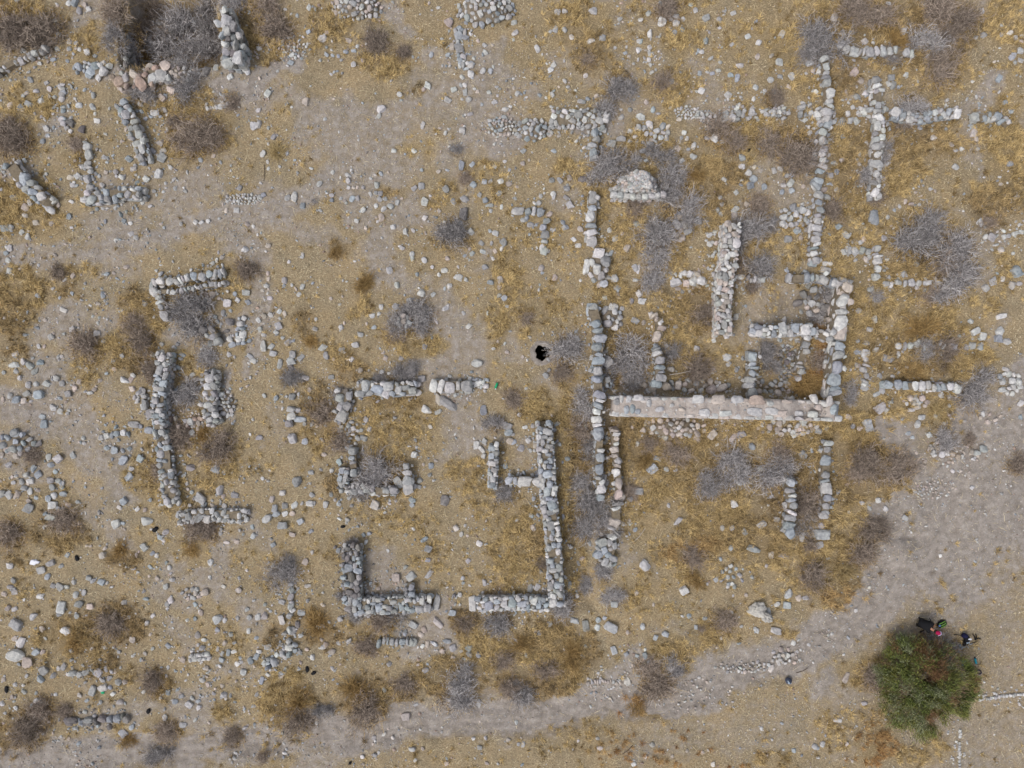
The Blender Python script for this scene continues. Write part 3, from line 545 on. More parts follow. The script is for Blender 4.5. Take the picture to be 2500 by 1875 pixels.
# the long mortared wall of the great enclosure
def mortared():
    h = 1.25; A = W(1500, 992, h); B = W(2040, 1004, h); root = empty('mortared_wall', (A[0] + B[0]) / 2, (A[1] + B[1]) / 2, 0)
    tag(root, 'long thick mortared wall with a pinkish lime core, bottom side of the great enclosure', 'stone wall'); LANDS.append(('the long mortared wall', [A, B])); SPILL.append(([A, B], .95, .5, .25, ['p', 'w']))
    ox, oy = root.location.x, root.location.y; L = math.dist(A, B); hw = 23.5 / K; n = 110; V = []; F = []; a = math.atan2(B[1] - A[1], B[0] - A[0]); rows = 13
    for i in range(n + 1):
        u = i / n; x = A[0] + (B[0] - A[0]) * u; y = A[1] + (B[1] - A[1]) * u
        sag = .28 * sstep(.78, .86, u) * (1 - sstep(.9, .99, u)) + .1 * sstep(.03, .1, 1 - u) * 0
        for k in range(rows):
            v = -1 + 2 * (k - 1) / (rows - 3) if 0 < k < rows - 1 else (-1.04 if k == 0 else 1.04)
            xx, yy = x - math.sin(a) * v * hw, y + math.cos(a) * v * hw
            e = (float(vnoise(xx, yy, .25, 5)) - .5) * .12 + (float(vnoise(xx, yy, .09, 6)) - .5) * .05
            z = (h - .035 + e * .5 - sag - .05 * abs(v) ** 6) if 0 < k < rows - 1 else -.3
            V.append((xx - ox + e * .3, yy - oy + e * .5, z))
    for i in range(n):
        for k in range(rows - 1): F.append((i * rows + k, (i + 1) * rows + k, (i + 1) * rows + k + 1, i * rows + k + 1))
    F.append(tuple(range(rows))); F.append(tuple(n * rows + k for k in range(rows - 1, -1, -1)))
    newmesh('core', np.array(V), [np.array([f for f in F if len(f) == 4]), np.array([f for f in F if len(f) != 4])], None, M_MORTAR, root)
    acc = Acc()
    for side in (-1, 1):                      # facing stones in courses on both faces, edge stones on top
        for k in range(5):
            s = RNG.uniform(-.2, 0)
            while s < L:
                l = RNG.uniform(.3, .62); x = A[0] + (s + l / 2) * math.cos(a); y = A[1] + (s + l / 2) * math.sin(a); o = side * (hw - .07)
                u = s / L
                if not (k == 4 and (.02 < u < .30 and side < 0 and RNG.random() < .5 or u > .3 and side > 0 and RNG.random() < .45 or .76 < u < .92 and side > 0)):
                    wd = .2 if k < 4 else RNG.uniform(.18, .36)
                    add_rock(acc, x - math.sin(a) * (o - side * (wd - .2) / 2) - ox, y + math.cos(a) * (o - side * (wd - .2) / 2) - oy, k * .25, l * 1.04, wd, .3 if k < 4 else .27, a, tonecol(RNG.choice(['w', 'w', 'wp', 'p']), v=.06), 2, 1, .03, .05)
                s += l
    for X, Y, l, w_, t in [(1755,975,40,24,'p'),(1705,975,30,22,'w'),(1800,975,34,20,'w'),(1850,978,50,26,'pr'),(1842,1005,36,24,'w'),(1720,1008,28,20,'w'),(1770,1010,30,16,'w'),(1610,1000,24,14,'w'),(1585,985,16,18,'w'),(1560,972,26,16,'w'),(1535,975,14,20,'w'),(1518,975,13,20,'w'),(1530,1000,14,22,'b'),(1545,998,16,24,'b'),(1556,1004,16,14,'b'),(1505,980,18,18,'g'),(1885,1005,36,18,'w'),(1905,1010,34,16,'p'),(1955,1010,26,16,'w'),(1985,1012,26,16,'w'),(1990,975,20,26,'w'),(2000,995,22,16,'p'),(2025,980,16,28,'w'),(2035,1000,16,30,'b'),(1880,985,20,14,'w'),(1665,1000,18,12,'p'),(1640,990,12,10,'w')]:
        x, y = W(X, Y, h); sg = .22 if 1905 < X < 1975 else 0
        add_rock(acc, x - ox, y - oy, h - .14 - sg, l / K, w_ / K, .26, RNG.normal() * .15, tonecol(t, v=.06), 2, int(l > 24), .06, .1)
    for i in range(170):
        X = RNG.uniform(1570, 2020); Y = RNG.uniform(972, 1014); x, y = W(X, Y, h); sz = RNG.uniform(.05, .14); sg = .24 if 1905 < X < 1985 else 0
        add_rock(acc, x - ox, y - oy, h - .06 - sg, sz, sz * .8, sz * .7, RNG.uniform(0, 6), tonecol(RNG.choice(['w', 'p', 'g'])), 1, 0, .2, .3)
    acc.build('facing_stones', M_STONE, root, smooth=False)
mortared()
# heaps of rubble: each heap one thing.  short | label | cx cy rx ry | n | stone px | mound m | tones
HEAPS = """the long stone heap|wide heap of small grey stones cut by the top edge, left of centre|870,15,62,32|70|13|.3|g w p
the big pale heap|big pale heap of angular stones at the top edge, centre|1185,22,72,36|95|15|.45|w w b g
the gravelly spill|spill of tiny broken stones beside the golden grass near the top|715,118,45,34|60|7|.05|w p b
the small stone drift|thin drift of little white stones on the bare earth, left of centre|595,487,44,13|42|8|.05|w
the left end of the rubble wall|broad tumble of rounded stones at the left end of the long rubble wall|1300,318,42,28|52|14|.3|w g b
the upper rubble spill|spill of small stones up and left of the long rubble wall|1225,310,38,24|55|10|.2|w p b
the rubble crossing|dense knot of stones where the rubble wall meets the short upright wall|1440,300,26,18|24|15|.25|w g
the pale rubble on the pit rim|heap of pale pinkish rubble between the boulder rim and a dark grey block|435,178,38,26|42|13|.3|p w
the pink rubble slope|slope of pinkish stones fallen below the long mortared wall|1645,1045,80,24|72|15|.3|p p w
the lower pink scatter|low scatter of pinkish stones below the right part of the mortared wall|1925,1045,75,16|26|15|.1|p w
the inner pink boulders|row of pinkish boulders leaning on the upper side of the mortared wall|1680,942,105,14|22|21|.15|p g
the dark room rubble|shadowed rubble of grey boulders inside the small room of the enclosure|1990,735,44,40|30|20|.2|g d p
the cell floor rubble|small dark stones covering the floor of the stone cell|1935,890,30,48|50|11|.08|d g
the cell foot rubble|pinkish stones under bushes between the cell and the great right wall|1890,945,60,16|24|16|.12|p g
the enclosure's upper left tumble|tumble of angular grey stones inside the enclosure's upper left corner|1492,778,30,26|22|19|.3|w g b
the door tumble|tangle of broken blocks above the enclosure's upper left corner|1465,655,24,44|22|21|.25|w g b
the corner tumble|small grey tumble at the corner below the large square block|1475,935,22,20|20|13|.4|b g
the wall crossing tumble|pile of small stones where two upper right walls cross|2138,272,28,24|24|14|.35|w g
the junction tumble|pile of pale stones at the end of the scattered junction row|2020,288,24,26|22|15|.3|w
the loose stones beside the long wall|small stones spilled left of the upper right upright wall|1905,278,26,12|26|11|.2|w g
the rim tumble|loose pale stones on the shoulder of the tall stub by the sunken room|600,135,30,16|26|8|.1|p w
the small fan of stones|fan of little stones beside the stubby inner wall|553,985,22,30|20|12|.15|w g
the stones below the ladder|small rubble patch between bush and the leaning left column|850,1055,26,40|26|13|.1|g w
the big grey boulder cluster|tight cluster of big grey boulders at the left edge|45,1080,44,28|16|21|.2|b g
the path gravel bank|bank of small white stones along the upper edge of the footpath|1820,1630,75,15|46|8|.05|g w p
the path gravel end|small group of white stones at the right end of the gravel bank|1920,1605,40,20|18|11|.06|w p
the little grey scatter|sparse patch of small round bluish stones in lower right straw|1795,1408,45,24|13|10|.05|b g
the tiny white scatter|tiny white chips on the earth under the faint upper wall|1680,275,34,16|34|8|.04|w
the tangle by the tall wall|stones half buried under the grey bush left of the tall central wall|1660,560,30,30|9|20|.1|g p
the bank stones by the right edge|knot of pale stones beside the right edge, middle height|2465,935,28,26|14|17|.1|w
the enclosure grass stones|cluster of pale stones in orange grass under the straight right wall|2235,985,30,16|10|15|.1|w p
the top edge rubble|sprinkle of grey boulders under bushes along the top left edge|400,25,80,22|20|17|.1|g p d
the upper left stone patch|patch of rounded stones beside the curved boulder row|225,168,44,18|16|17|.15|w b
the curved row's corner|corner of three big rounded boulders in the upper left|240,176,22,14|6|24|.2|w b
the wall end scatter|scatter of small stones under the small crumbling bush row, lower left|470,1450,32,14|12|12|.05|p g
the rubble by the tower|broken grey stones right of the short upright wall by the bush|1590,330,45,26|16|17|.1|g w
the central grass scatter|scatter of stones left of the wall above the tower block|1935,530,34,30|22|17|.12|w g
the lower path stones|low cluster of stones on the bare earth by the curved pebble bank|2420,1020,30,16|5|10|.02|p
the earth edge gravel|specks of pale gravel along the path beside the brown grass|2280,1190,60,30|60|6|.02|w p
the gravel spread|wide sprinkle of tiny stones on the upper part of the footpath|1700,1700,120,40|60|6|.02|w p"""
for ln in HEAPS.strip().split('\n'):
    short, label, e, n, st, md, tn = ln.split('|'); cx, cy, rx, ry = map(float, e.split(',')); n = int(n); st = float(st) / K; md = float(md); tones = tn.split()
    acc = Acc(); X0, Y0 = W(cx, cy, md * .5); placed = []; tries = 0; small = st < .19
    while len(placed) < n and tries < n * 60:
        tries += 1; a = RNG.uniform(0, 2 * np.pi); r = RNG.random() ** .6; x = X0 + math.cos(a) * r * rx / K; y = Y0 + math.sin(a) * r * ry / K
        L = st * RNG.uniform(.65, 1.4)
        if any(math.hypot(x - p[0], y - p[1]) < (L + p[2]) * .40 for p in placed): continue
        placed.append((x, y, L)); z = gz1(x, y) + md * max(0, 1 - r * r)
        add_rock(acc, x, y, z, L, L * RNG.uniform(.65, .95), L * RNG.uniform(.5, .8), RNG.uniform(0, 6), tonecol(RNG.choice(tones)), 1 if small else 2, int(RNG.random() < .35), .3, .3)
    if md > .12:
        V, F = ICO[2]; acc.add(V * np.array([rx / K * .9, ry / K * .9, md * 1.05]) + np.array([X0, Y0, gz1(X0, Y0) - .02]), F, srgb(128, 116, 100))
    o = acc.build('stone_heap', M_STONE, smooth=False, origin=(X0, Y0, gz1(X0, Y0))); tag(o, label, 'stone heap', 'heaps of fallen stones', 'stuff' if st < .185 else None); LANDS.append((short, [(X0, Y0)]))
# the standing wall stub on the edge of the sunken room
def stub():
    acc = Acc(); P = [W(548, 18, 1.0), W(560, 60, 1.0), W(570, 100, 1.0), W(565, 150, 1.0)]
    for a, b, wd in zip(P[:-1], P[1:], (.55, .8, 1.0)):
        for k in range(9):
            z = -1.5 + k * .27; L = math.dist(a, b); s = 0; an = math.atan2(b[1] - a[1], b[0] - a[0])
            while s < L:
                l = RNG.uniform(.28, .5); x = a[0] + (b[0] - a[0]) * (s + l / 2) / L; y = a[1] + (b[1] - a[1]) * (s + l / 2) / L
                for sd_ in (-1, 0, 1):
                    if z > gz1(x, y) - 3:
                        add_rock(acc, x - math.sin(an) * sd_ * wd * .34, y + math.cos(an) * sd_ * wd * .34, z, l * 1.08, wd * .4, .36, an, tonecol(RNG.choice(['g', 'b', 'w', 'd'])), 2, 1, .08, .1)
                s += l
    for X, Y, L, Wd, t, an in [(548,22,20,14,'w',1.5),(552,52,34,24,'w',1.4),(533,56,22,20,'w',.3),(554,76,24,20,'w',1.4),(570,66,26,14,'g',1.2),(548,107,17,15,'w',0),(580,140,34,26,'w',1.5),(556,157,28,24,'w',.5),(540,85,20,14,'b',1),(575,108,30,14,'g',1.4)]:
        x, y = W(X, Y, 1.15); add_rock(acc, x, y, 1.0, L / K, Wd / K, .34, an, tonecol(t), 3, 0, .12, .2)
    o = acc.build('stone_wall', M_STONE, smooth=False, origin=(P[1][0], P[1][1], 0)); tag(o, 'tall narrow stub of thick wall with huge white boulders on top, beside the sunken room', 'stone wall', 'ruined dry stone walls'); LANDS.append(('the tall stub by the sunken room', P))
    acc = Acc()                               # stone lining of the sunken room
    for X0, Y0, X1, Y1 in ((298, 70, 305, 165), (330, 168, 540, 172)):
        A, B = W(X0, Y0), W(X1, Y1); L = math.dist(A, B); an = math.atan2(B[1] - A[1], B[0] - A[0])
        for k in range(6):
            s = 0
            while s < L:
                l = RNG.uniform(.25, .5); x = A[0] + (B[0] - A[0]) * (s + l / 2) / L; y = A[1] + (B[1] - A[1]) * (s + l / 2) / L
                add_rock(acc, x, y, -1.5 + k * .25, l, .24, .3, an, tonecol(RNG.choice(['d', 'g'])), 1, 1, .1, .1); s += l
    o = acc.build('retaining_wall', M_STONE, smooth=False, origin=(*W(400, 170), 0)); tag(o, 'dark stone retaining wall lining the sides of the sunken room at the top left', 'stone wall')
    LANDS.append(('the sunken room', [W(430, 90)]))
    # curved masonry mound with a steep lower face
    acc = Acc(); cx, cy = W(1562, 448, 1.0)
    for k in range(5):
        z = k * .24; rx, ry = 1.3 - k * .2, .6 - k * .05
        for j in range(160):
            u = RNG.uniform(-1, 1); v = RNG.uniform(-1, 1)
            if k < 4 and not (abs(u) > .8 or abs(v) > .75): continue
            yy = cy + v * ry * (1 - .25 * max(0, v) * u * u); xx = cx + u * rx * (1 - .34 * (v + 1) / 2)
            L = RNG.uniform(.16, .32); add_rock(acc, xx, yy + k * .04, z + gz1(cx, cy), L, L * .8, .26, RNG.normal() * .3, tonecol(RNG.choice(['w', 'w', 'p', 'g'])), 2, int(RNG.random() < .5), .15, .1)
    for i in range(9):
        u = -1 + 2 * i / 8; xx = cx + u * 1.18; add_rock(acc, xx, cy - .56 + .12 * u * u, .55, .36, .3, .42, RNG.normal() * .1, tonecol('w'), 2, 1, .08, .1)
    V, F = ICO[3]; acc.add(V * np.array([.95, .5, .95]) + np.array([cx, cy, gz1(cx, cy)]), F, srgb(150, 138, 122))
    o = acc.build('masonry_mound', M_STONE, smooth=False, origin=(cx, cy, 0)); tag(o, 'trapezoid mound of packed white masonry with a steep lower face, between grey bushes', 'stone mound'); LANDS.append(('the white masonry mound', [(cx, cy)]))
stub()
# ---------------------------------------------------------------- loose stones: tile origin, then x,y,size[/width][@angle]tones in 2.6544x zoomed tile pixels
TILES = [((0, 0), """350,130,35g 375,220,40g 370,35,25 510,65,55g 545,30,40 570,55,40 480,10,60 440,15,40 370,315,40g 445,265,40 490,275,40 445,310,40 490,310,30 515,320,30 565,335,45 615,360,30 345,385,40 310,400,25 355,415,30 435,395,30
195,515,45g 300,535,35 320,575,40 385,560,55w 405,600,45 235,590,40 170,600,35 150,620,35 60,680,45 125,690,50 180,670,60g 140,705,35 260,650,50 320,625,35 395,635,45 405,690,40 350,690,30 480,635,25 600,615,45g 510,680,45w 595,690,50g 610,735,25 625,780,45w 705,700,25
450,790,65d 530,835,55d 395,770,45 455,850,35 295,830,45w 345,825,30 305,875,35 270,910,40 265,755,30 290,775,25 220,735,25 380,925,25 320,1025,25 785,910,30 840,880,40g 1040,920,55gp 1055,975,50 1045,1015,70g 985,975,50 830,1025,50b 860,1090,50 875,1130,25 875,1010,30p 1020,1120,65w 940,1155,50w 880,1180,40b
685,1115,35 745,1110,45 785,1145,45 690,1050,25 495,1140,45w 465,1195,45w 450,1145,50p 470,1105,15p 390,1160,20 235,1120,25 295,1125,25 995,1235,30 1055,1240,25 1130,1220,30 1200,1235,35 1070,1185,25 1425,1050,30 1495,1070,25 1495,1105,20 1365,1070,20 1300,1035,35 1380,1005,35 1110,1025,22
90,1275,50g 185,1310,60g 155,1340,60p 315,1310,45 310,1345,45 375,1325,40 150,1395,40 460,1305,35 440,1400,45b 745,1345,35 815,1370,30 800,1430,35 665,1350,30 920,1310,35 970,1335,35w 950,1270,35 20,1475,65b 60,1475,50b 220,1440,40p 325,1445,40 130,1500,40 165,1530,50 50,1605,60 25,1635,40 845,1515,40w 880,1540,40w
1040,1450,25 1060,1475,25 1170,1450,30g 1265,1440,40w 1305,1440,35w 1345,1430,35w 1465,1365,35 1530,1360,40w 1550,1215,40 1590,1615,50/45w 1640,1465,30w 1645,815,60w 1490,495,45 1600,455,60w 1395,430,55g 1325,462,75/56@80d 775,680,45 720,270,30 1440,675,50w 1100,575,70p 1045,625,65p 985,615,48p 930,635,60p 775,540,75p 990,520,60g 975,440,70p 1105,415,60w 835,490,60p"""),
((625, 0), """75,600,55w 320,655,60p 195,675,28 230,690,22 805,695,65w 795,745,40w 930,608,42w 1110,550,50w 1085,570,35 1240,640,55w 1280,575,42w 1335,840,45w 1078,810,55/28@70w 1040,668,30p 445,768,28w 15,805,60/45@60w 110,885,50g 40,995,55w 80,1090,30 270,1120,25 350,555,20 340,205,35 430,245,60w 600,258,48p 460,210,35 580,330,42b 630,325,35 655,295,30 455,350,35b 495,355,30b 530,360,30 550,385,25 630,412,40w 690,385,35 415,388,25 505,465,25 485,480,25 525,460,20 235,355,45w 225,405,40b 125,405,30 140,462,25 1250,140,60p 1180,45,30w 1270,300,50p 1485,335,42w 1480,290,35 1535,290,25 1440,265,30 1225,858,35w 1190,828,28
1335,490,40w 1390,470,50w 1470,455,45 1520,455,45 1400,500,25 1350,545,38 1355,595,48g 1378,640,40g 1415,575,25 1435,590,25 1335,640,25 1470,515,22 1560,560,28w 1510,595,32w 1580,575,25 1565,620,25 1545,660,40 1388,737,45/24@20w 1355,742,20w 890,972,35w 965,995,20 1275,960,30 1330,1070,70/40@75b 1400,1065,40 1240,1100,30 1183,1110,35p 1350,1125,28 1073,1100,28b 1408,1195,45b 1230,1225,50g 1070,1200,50g 1025,1215,45g 1090,1305,60w 1090,1410,45w 1130,1268,25 1185,1362,35 915,1310,40g 990,1395,25 1278,1305,48g 1350,1288,62g 1343,1380,100/68@85d 1323,1445,35 1390,1500,50g 965,1500,48w 888,1468,40w 945,1605,45w 1010,1645,40 1450,1260,35 1485,1295,45b 1515,1330,60/30@5g 1575,1250,42b 1590,1340,35 1520,1365,30 1585,1170,45w 1480,1175,42 1520,1175,35 1445,1165,22w 1485,1080,28 1548,1080,32 1610,1047,28w 1640,1190,42p
775,1130,28w 808,1122,32b 588,1130,32w 595,1168,38w 410,1190,45w 245,1268,78/50@80w 300,1332,40b 200,1280,50g 490,1265,38w 490,1295,40 620,1285,45b 655,1285,42g 575,1298,30 740,1258,45/22@-60w 775,1245,32g 805,1250,38g 800,1285,50g 835,1285,35 780,1195,45g 690,1210,30 600,1215,30 630,1212,28 655,1212,25 775,1330,35w 825,1350,50w 868,1335,50w 810,1405,55p 778,1405,22 690,1358,45w 878,1390,22 650,1430,38w 590,1475,22 30,1185,25 20,1275,38w 48,1262,35 15,1308,25 78,1592,42p 305,1650,30 1460,1575,40g 1525,1575,30 1605,1570,55g 1590,1610,40w 1470,1630,45w 1400,1640,42g 1385,1610,30 1550,1625,35 1550,1510,50 1515,1495,30 265,100,30 1250,195,22 1320,175,50b 1315,215,48b 1390,410,50b 1325,400,40b 345,50,40w 385,60,30"""),
((1250, 0), """295,72,45w 342,68,38w 525,62,58w 15,140,45w 20,210,55w 10,250,30 250,200,30 285,185,48g 340,188,45g 385,232,45 510,258,62w 590,240,52g 165,308,58/38@-70w 885,85,38 893,215,55w 955,235,28 1018,70,58w 1070,98,50g 1110,120,35 975,138,62/56w 1030,118,40 1065,145,48w 1025,180,30 1055,210,42 1105,190,40 1190,65,45g 1160,30,40 1260,115,55g 1375,68,38g 1435,85,48/28@20w 1580,140,28 1200,195,25 1280,208,25 1255,260,50b 1530,235,40w 1600,272,48w 1230,333,48/30@0w 1195,400,22 1352,403,32 1480,425,60/35@10w 1535,395,20 1595,360,38 1425,288,35 700,118,40 835,122,38 822,262,35 823,320,52w 735,340,35 425,308,20 475,488,42wp 345,525,38w 270,420,38w 250,448,42w 363,563,28w 303,563,20 35,605,38w 180,615,35b 268,590,32 258,612,38 92,630,22w 10,570,25 440,655,35 490,640,35 545,618,38 780,600,28 870,660,32 822,625,18 790,645,25 1035,525,42g 1218,470,35b 1268,465,30 1300,470,35b 1340,453,35w 1420,485,52/34@0b 1462,500,58/34@80b 1188,498,20 1143,525,25 1220,545,32 1255,540,25 1228,585,48w 1198,590,25 1403,612,55w 1582,562,48w 1640,585,30 1460,697,45w 1570,637,32 1278,718,28 1500,740,42 1085,772,38 765,710,38 710,760,48w 835,755,65w 705,710,30 1025,695,28 915,710,40
710,900,70/44@0g 650,930,60g 765,915,35 590,975,42 545,995,60g 650,978,42 305,880,35 242,865,42 350,840,32 75,978,38 70,1058,35 110,1035,22 860,825,40g 895,830,45g 925,855,42 980,810,45b 1010,820,40 980,860,40 900,910,38 1115,860,35 1100,890,32 1135,895,32 1178,942,60/35@80w 1143,965,32 1078,960,45 1175,1012,50w 1100,1040,35 800,835,38 765,850,38 850,975,50g 815,918,25 885,1000,40 870,1040,35 820,1030,50g 1270,890,45w 1318,895,60w 1362,915,35w 1500,1015,58g 1495,1075,48w 1578,1075,38p 1618,1100,38p 1540,1115,52w 1570,1155,48b 1550,1195,52b 1378,1160,38w 1485,1195,30 1640,1205,45 255,1165,45g 312,1168,52g 355,1218,48g 455,1160,60d 350,1278,50g 375,1325,58w 268,1255,38 210,1250,22 30,1210,32 20,1285,28 495,1140,22 342,1125,32 372,1150,42 243,1388,45p 120,1455,60/38@0g 330,1440,40b 345,1470,52b 445,1478,48gp 400,1550,38 430,1590,45 650,1230,50g 745,1605,62p 670,1545,48 630,1490,38 810,1445,50g 1205,1425,60g 1130,1460,50 1085,1385,60g 1230,1215,55d 1348,1275,42w 1365,1322,42 1450,1358,60w 1335,1358,38 1352,1388,35 1525,1320,42 1548,1362,45 1245,1380,38 1275,1350,30 1282,1525,42w 1280,1580,45 1265,1435,25 930,1540,62w 860,1640,42 560,1635,50w 640,1640,45 1455,1245,35 1600,1480,50 1530,1440,50 1560,1400,40 530,1325,88/56@5b 515,1255,45w 540,1280,45w 1440,1400,60p"""),
((1875, 0), """435,115,72/50@85wp 95,215,55w 50,243,22 882,200,55/40@70w 630,265,45gp 780,20,40 75,398,52w 272,408,50w 160,487,60w 80,490,40 22,510,45w 293,460,35 248,475,25 45,590,45g 140,560,40p 562,468,60p 605,520,45p 580,620,50g 645,608,42 800,500,50g 815,550,60g 850,560,30 555,690,35w 525,730,48w 480,790,50 580,780,50w 540,775,45 490,770,45 630,720,60w 610,700,40 490,880,32b 542,880,25 490,1030,55/40@20p 440,1055,40 450,1110,42b 410,1135,45 595,1055,42 765,1062,58w 680,1055,40 600,990,30 408,1190,30 450,1232,42g 365,1228,45p 388,1275,55g 312,1300,60b 198,1358,50g 262,1375,50w 285,1418,25 340,1368,55w 350,1410,55w 145,1420,48b 120,1460,48 180,1450,35 195,1495,50b 135,1545,60g 215,1538,40p 290,1470,50w 340,1460,45w 330,1495,48 250,1485,40 75,1495,35 460,1468,45b 508,1520,60w 620,1550,40p 758,1542,48g 568,1375,16 230,1205,30p 130,1135,38g 105,1195,42w 155,1180,60w 160,1230,45b 95,1240,40 170,1110,35 92,1090,45 45,1100,45
692,1402,105/84@75b 775,1408,38 800,1462,28 815,1480,25 895,1305,40 930,1320,40 985,1325,28 960,1330,25 820,1360,30 1225,965,42/28w 1268,960,38 1370,960,32 1345,858,58/40@70wp 1360,895,35 1330,815,35 1228,1072,48w 1385,1440,62/38w 1615,1272,50/30w 1580,1055,45 1060,1222,28w 1090,1235,28 1010,1200,20 1275,1255,22 1590,365,62b 1640,325,50w 1640,390,40 1605,400,30 1505,505,56/38@60b 1548,655,38b 1358,622,28w 1370,665,20 1395,68,38w 1320,120,40w 1400,225,45g 1350,240,40 1518,160,28 1518,222,35 1575,210,38 1610,240,35 1645,232,38w 1645,265,28 1400,465,20 1330,525,25 1295,640,30 1455,1535,60g 1520,1615,48wp 1405,1355,16 1080,890,45 710,1230,60/45@80w 465,225,45w 485,215,40w"""),
((0, 625), """45,92,48w 40,25,35w 238,255,42b 408,350,60/35@-20w 595,392,28w 290,415,30 370,430,20 460,475,45w 505,465,22 503,412,25 345,500,28 325,522,45g 415,505,30 550,500,35 628,500,52g 670,555,38g 165,512,30b 245,585,35w 285,585,30 790,645,42g 730,683,35 100,633,50/30@20w 208,662,28 150,685,45w 258,688,50b 190,712,60g 222,750,50g 85,705,70/45w 105,745,42w 125,790,38 20,755,30 395,650,28w 380,672,22 560,735,35 520,720,30 740,730,35 690,760,30 650,805,35p 365,795,48g 510,812,42p 178,835,48w 232,830,45g 302,828,55w 402,825,48g 485,852,42 555,878,25 583,885,45w 610,865,38 805,808,60w 848,800,45p 855,860,40p 170,892,50g 245,900,68b 105,925,60b 65,905,45 155,938,50p 15,930,38 200,940,25 440,895,50g 335,985,55w 388,1010,48w 435,1018,35 265,1040,50b 280,1090,60b 305,1145,20 95,1155,78/46@0b 65,1205,58b 130,1250,50b 48,1260,55 100,1300,48 120,1200,40 150,1245,38 165,1205,40 55,1350,50 5,1285,35
205,1375,52b 240,1420,52b 165,1420,45 190,1460,45 135,1465,48 80,1470,38 78,1430,30 150,1505,50 190,1525,48 240,1520,40p 105,1550,58p 50,1550,60g 5,1545,60g 185,1590,38 320,1455,60g 325,1500,50 385,1470,45b 395,1500,40b 405,1545,50b 310,1302,55w 365,1315,60w 325,1355,52b 355,1400,38b 468,1292,48w 245,1218,58d 345,1555,45 305,1575,50 235,1570,35 335,1615,60w 180,1635,68g 370,1640,42
795,1328,70b 900,1315,58b 830,1435,72/48b 845,1380,40 790,1260,38 740,1262,55b 690,1245,42b 835,1250,38 962,1130,55b 860,1095,80/46@0g 795,1590,52b 770,1632,42w 890,1640,35 938,1645,35 660,1505,25 690,1585,14w 1245,1140,50w 1215,1510,32p 1210,1475,25 1190,1425,40 1230,1375,60pb 1400,1380,65b 1450,1400,35 1415,1522,68g 1520,1550,50g 1450,1555,35 1293,1575,84/68g 1320,1610,45 1455,1620,40 1380,1620,40 1145,720,48b 1275,795,40 1190,845,50d 1445,370,48g 1490,430,60d 1470,305,60w 1495,355,32 1590,235,58g 1540,285,38 1410,425,35 1395,395,35 1335,250,45p 1380,250,50 1420,275,30 1330,290,40 1525,245,35 1605,300,40 1435,10,38wp 1380,45,35w 1640,680,50w 1620,650,45g 1505,575,55/36b 1415,545,50w 1490,540,50w 1370,565,50g 1640,1060,25w 990,640,48w 1045,570,35w 1180,640,50b 980,195,120/38@82w 1375,750,62g 1400,1070,62w 920,880,55g 905,1105,36"""),
((625, 625), """215,38,30w 300,8,28w 865,90,58w 910,190,48w 1070,235,58w 1010,15,42w 1090,28,50gw 1220,90,50w 1310,135,68/45@-20w 1358,150,38w 1310,70,28w 1255,190,42w 1223,212,30 1485,72,50g 1240,15,38 1535,15,30 1585,155,60gp 1520,170,48 1578,200,35 1575,255,38g 1610,270,45 1625,325,30 1225,340,55/34@30w 1345,370,35 1380,455,45w 1500,368,36/18@80w 1168,425,45/20@-50w 1335,462,20 1525,440,22 182,158,48g 298,197,45w 280,250,35w 90,272,38w 75,112,35p 80,150,35p 68,192,40w 42,222,25 485,275,28p 543,315,22p 812,330,40w 905,325,42g 995,290,45g 1105,355,45 755,390,42w 798,375,30w 768,465,38b 676,508,50g 642,575,48w 720,440,25 388,410,32w 380,472,42gp 265,410,18 150,360,38w 185,372,38 15,415,40w 45,385,45 145,450,56g 130,495,38w 155,405,28 25,475,40 50,510,35 45,583,80/44@-80g 100,585,52w 108,632,55g 205,562,50g 170,530,30 432,592,60g 452,642,60g 508,668,32 620,668,38w 555,605,42w 240,550,25 825,628,28p 838,662,38p 942,662,38g 1095,587,40 1140,530,25b 1568,555,28 1540,600,28 1625,622,28
1430,695,80/58@0w 155,700,70/35@80g 235,640,60g 288,660,55g 225,680,64g 222,718,58d 320,790,48w 345,870,40p 490,785,45g 675,742,42p 815,750,35 1000,760,70d 52,903,42/28w 712,1062,42g 700,1180,52g 735,1120,38 680,1130,32 540,1075,50b 600,1090,32 545,1118,45 1130,1108,40pg 1105,1000,74/50@-30w 1035,1195,30 1025,1290,48w 1040,1240,22 1165,1325,30 1135,1358,50b 1085,1350,25p 1215,1255,18 355,1403,38g 262,1465,74/66g 90,1390,18w 45,1443,32w 235,1188,82/58@-75w 318,1202,48b 20,1175,52g 100,1575,52wp 170,1535,48w 360,1550,38g 485,1545,38 120,1640,55b 185,1618,45g 250,1612,58/40w 345,1605,48w 375,1605,35 300,1602,32 450,1612,48g 535,1605,40 540,1335,48b 490,1390,30 1060,1455,42g 1055,1495,38 1225,1590,76/64@80d 770,1615,70pw 1010,1580,48b 1010,1615,38b 870,1585,20 750,1355,50g 1620,1100,82/50@-20g 1635,1145,62 1645,1200,50 1430,1225,55w 1465,1255,62/35@-50w 1475,1295,38 1615,1360,45b 1480,1200,40g 1350,1450,22 1240,960,150/78@-35g 1185,930,90/45@-60p 1180,1010,50w 1470,1000,70/48@-80b 1075,795,70g 1020,860,60g 610,975,64/44@80g 720,1000,1 925,1470,90/55@-65g 905,1530,55w 280,1060,90/50@10b"""),
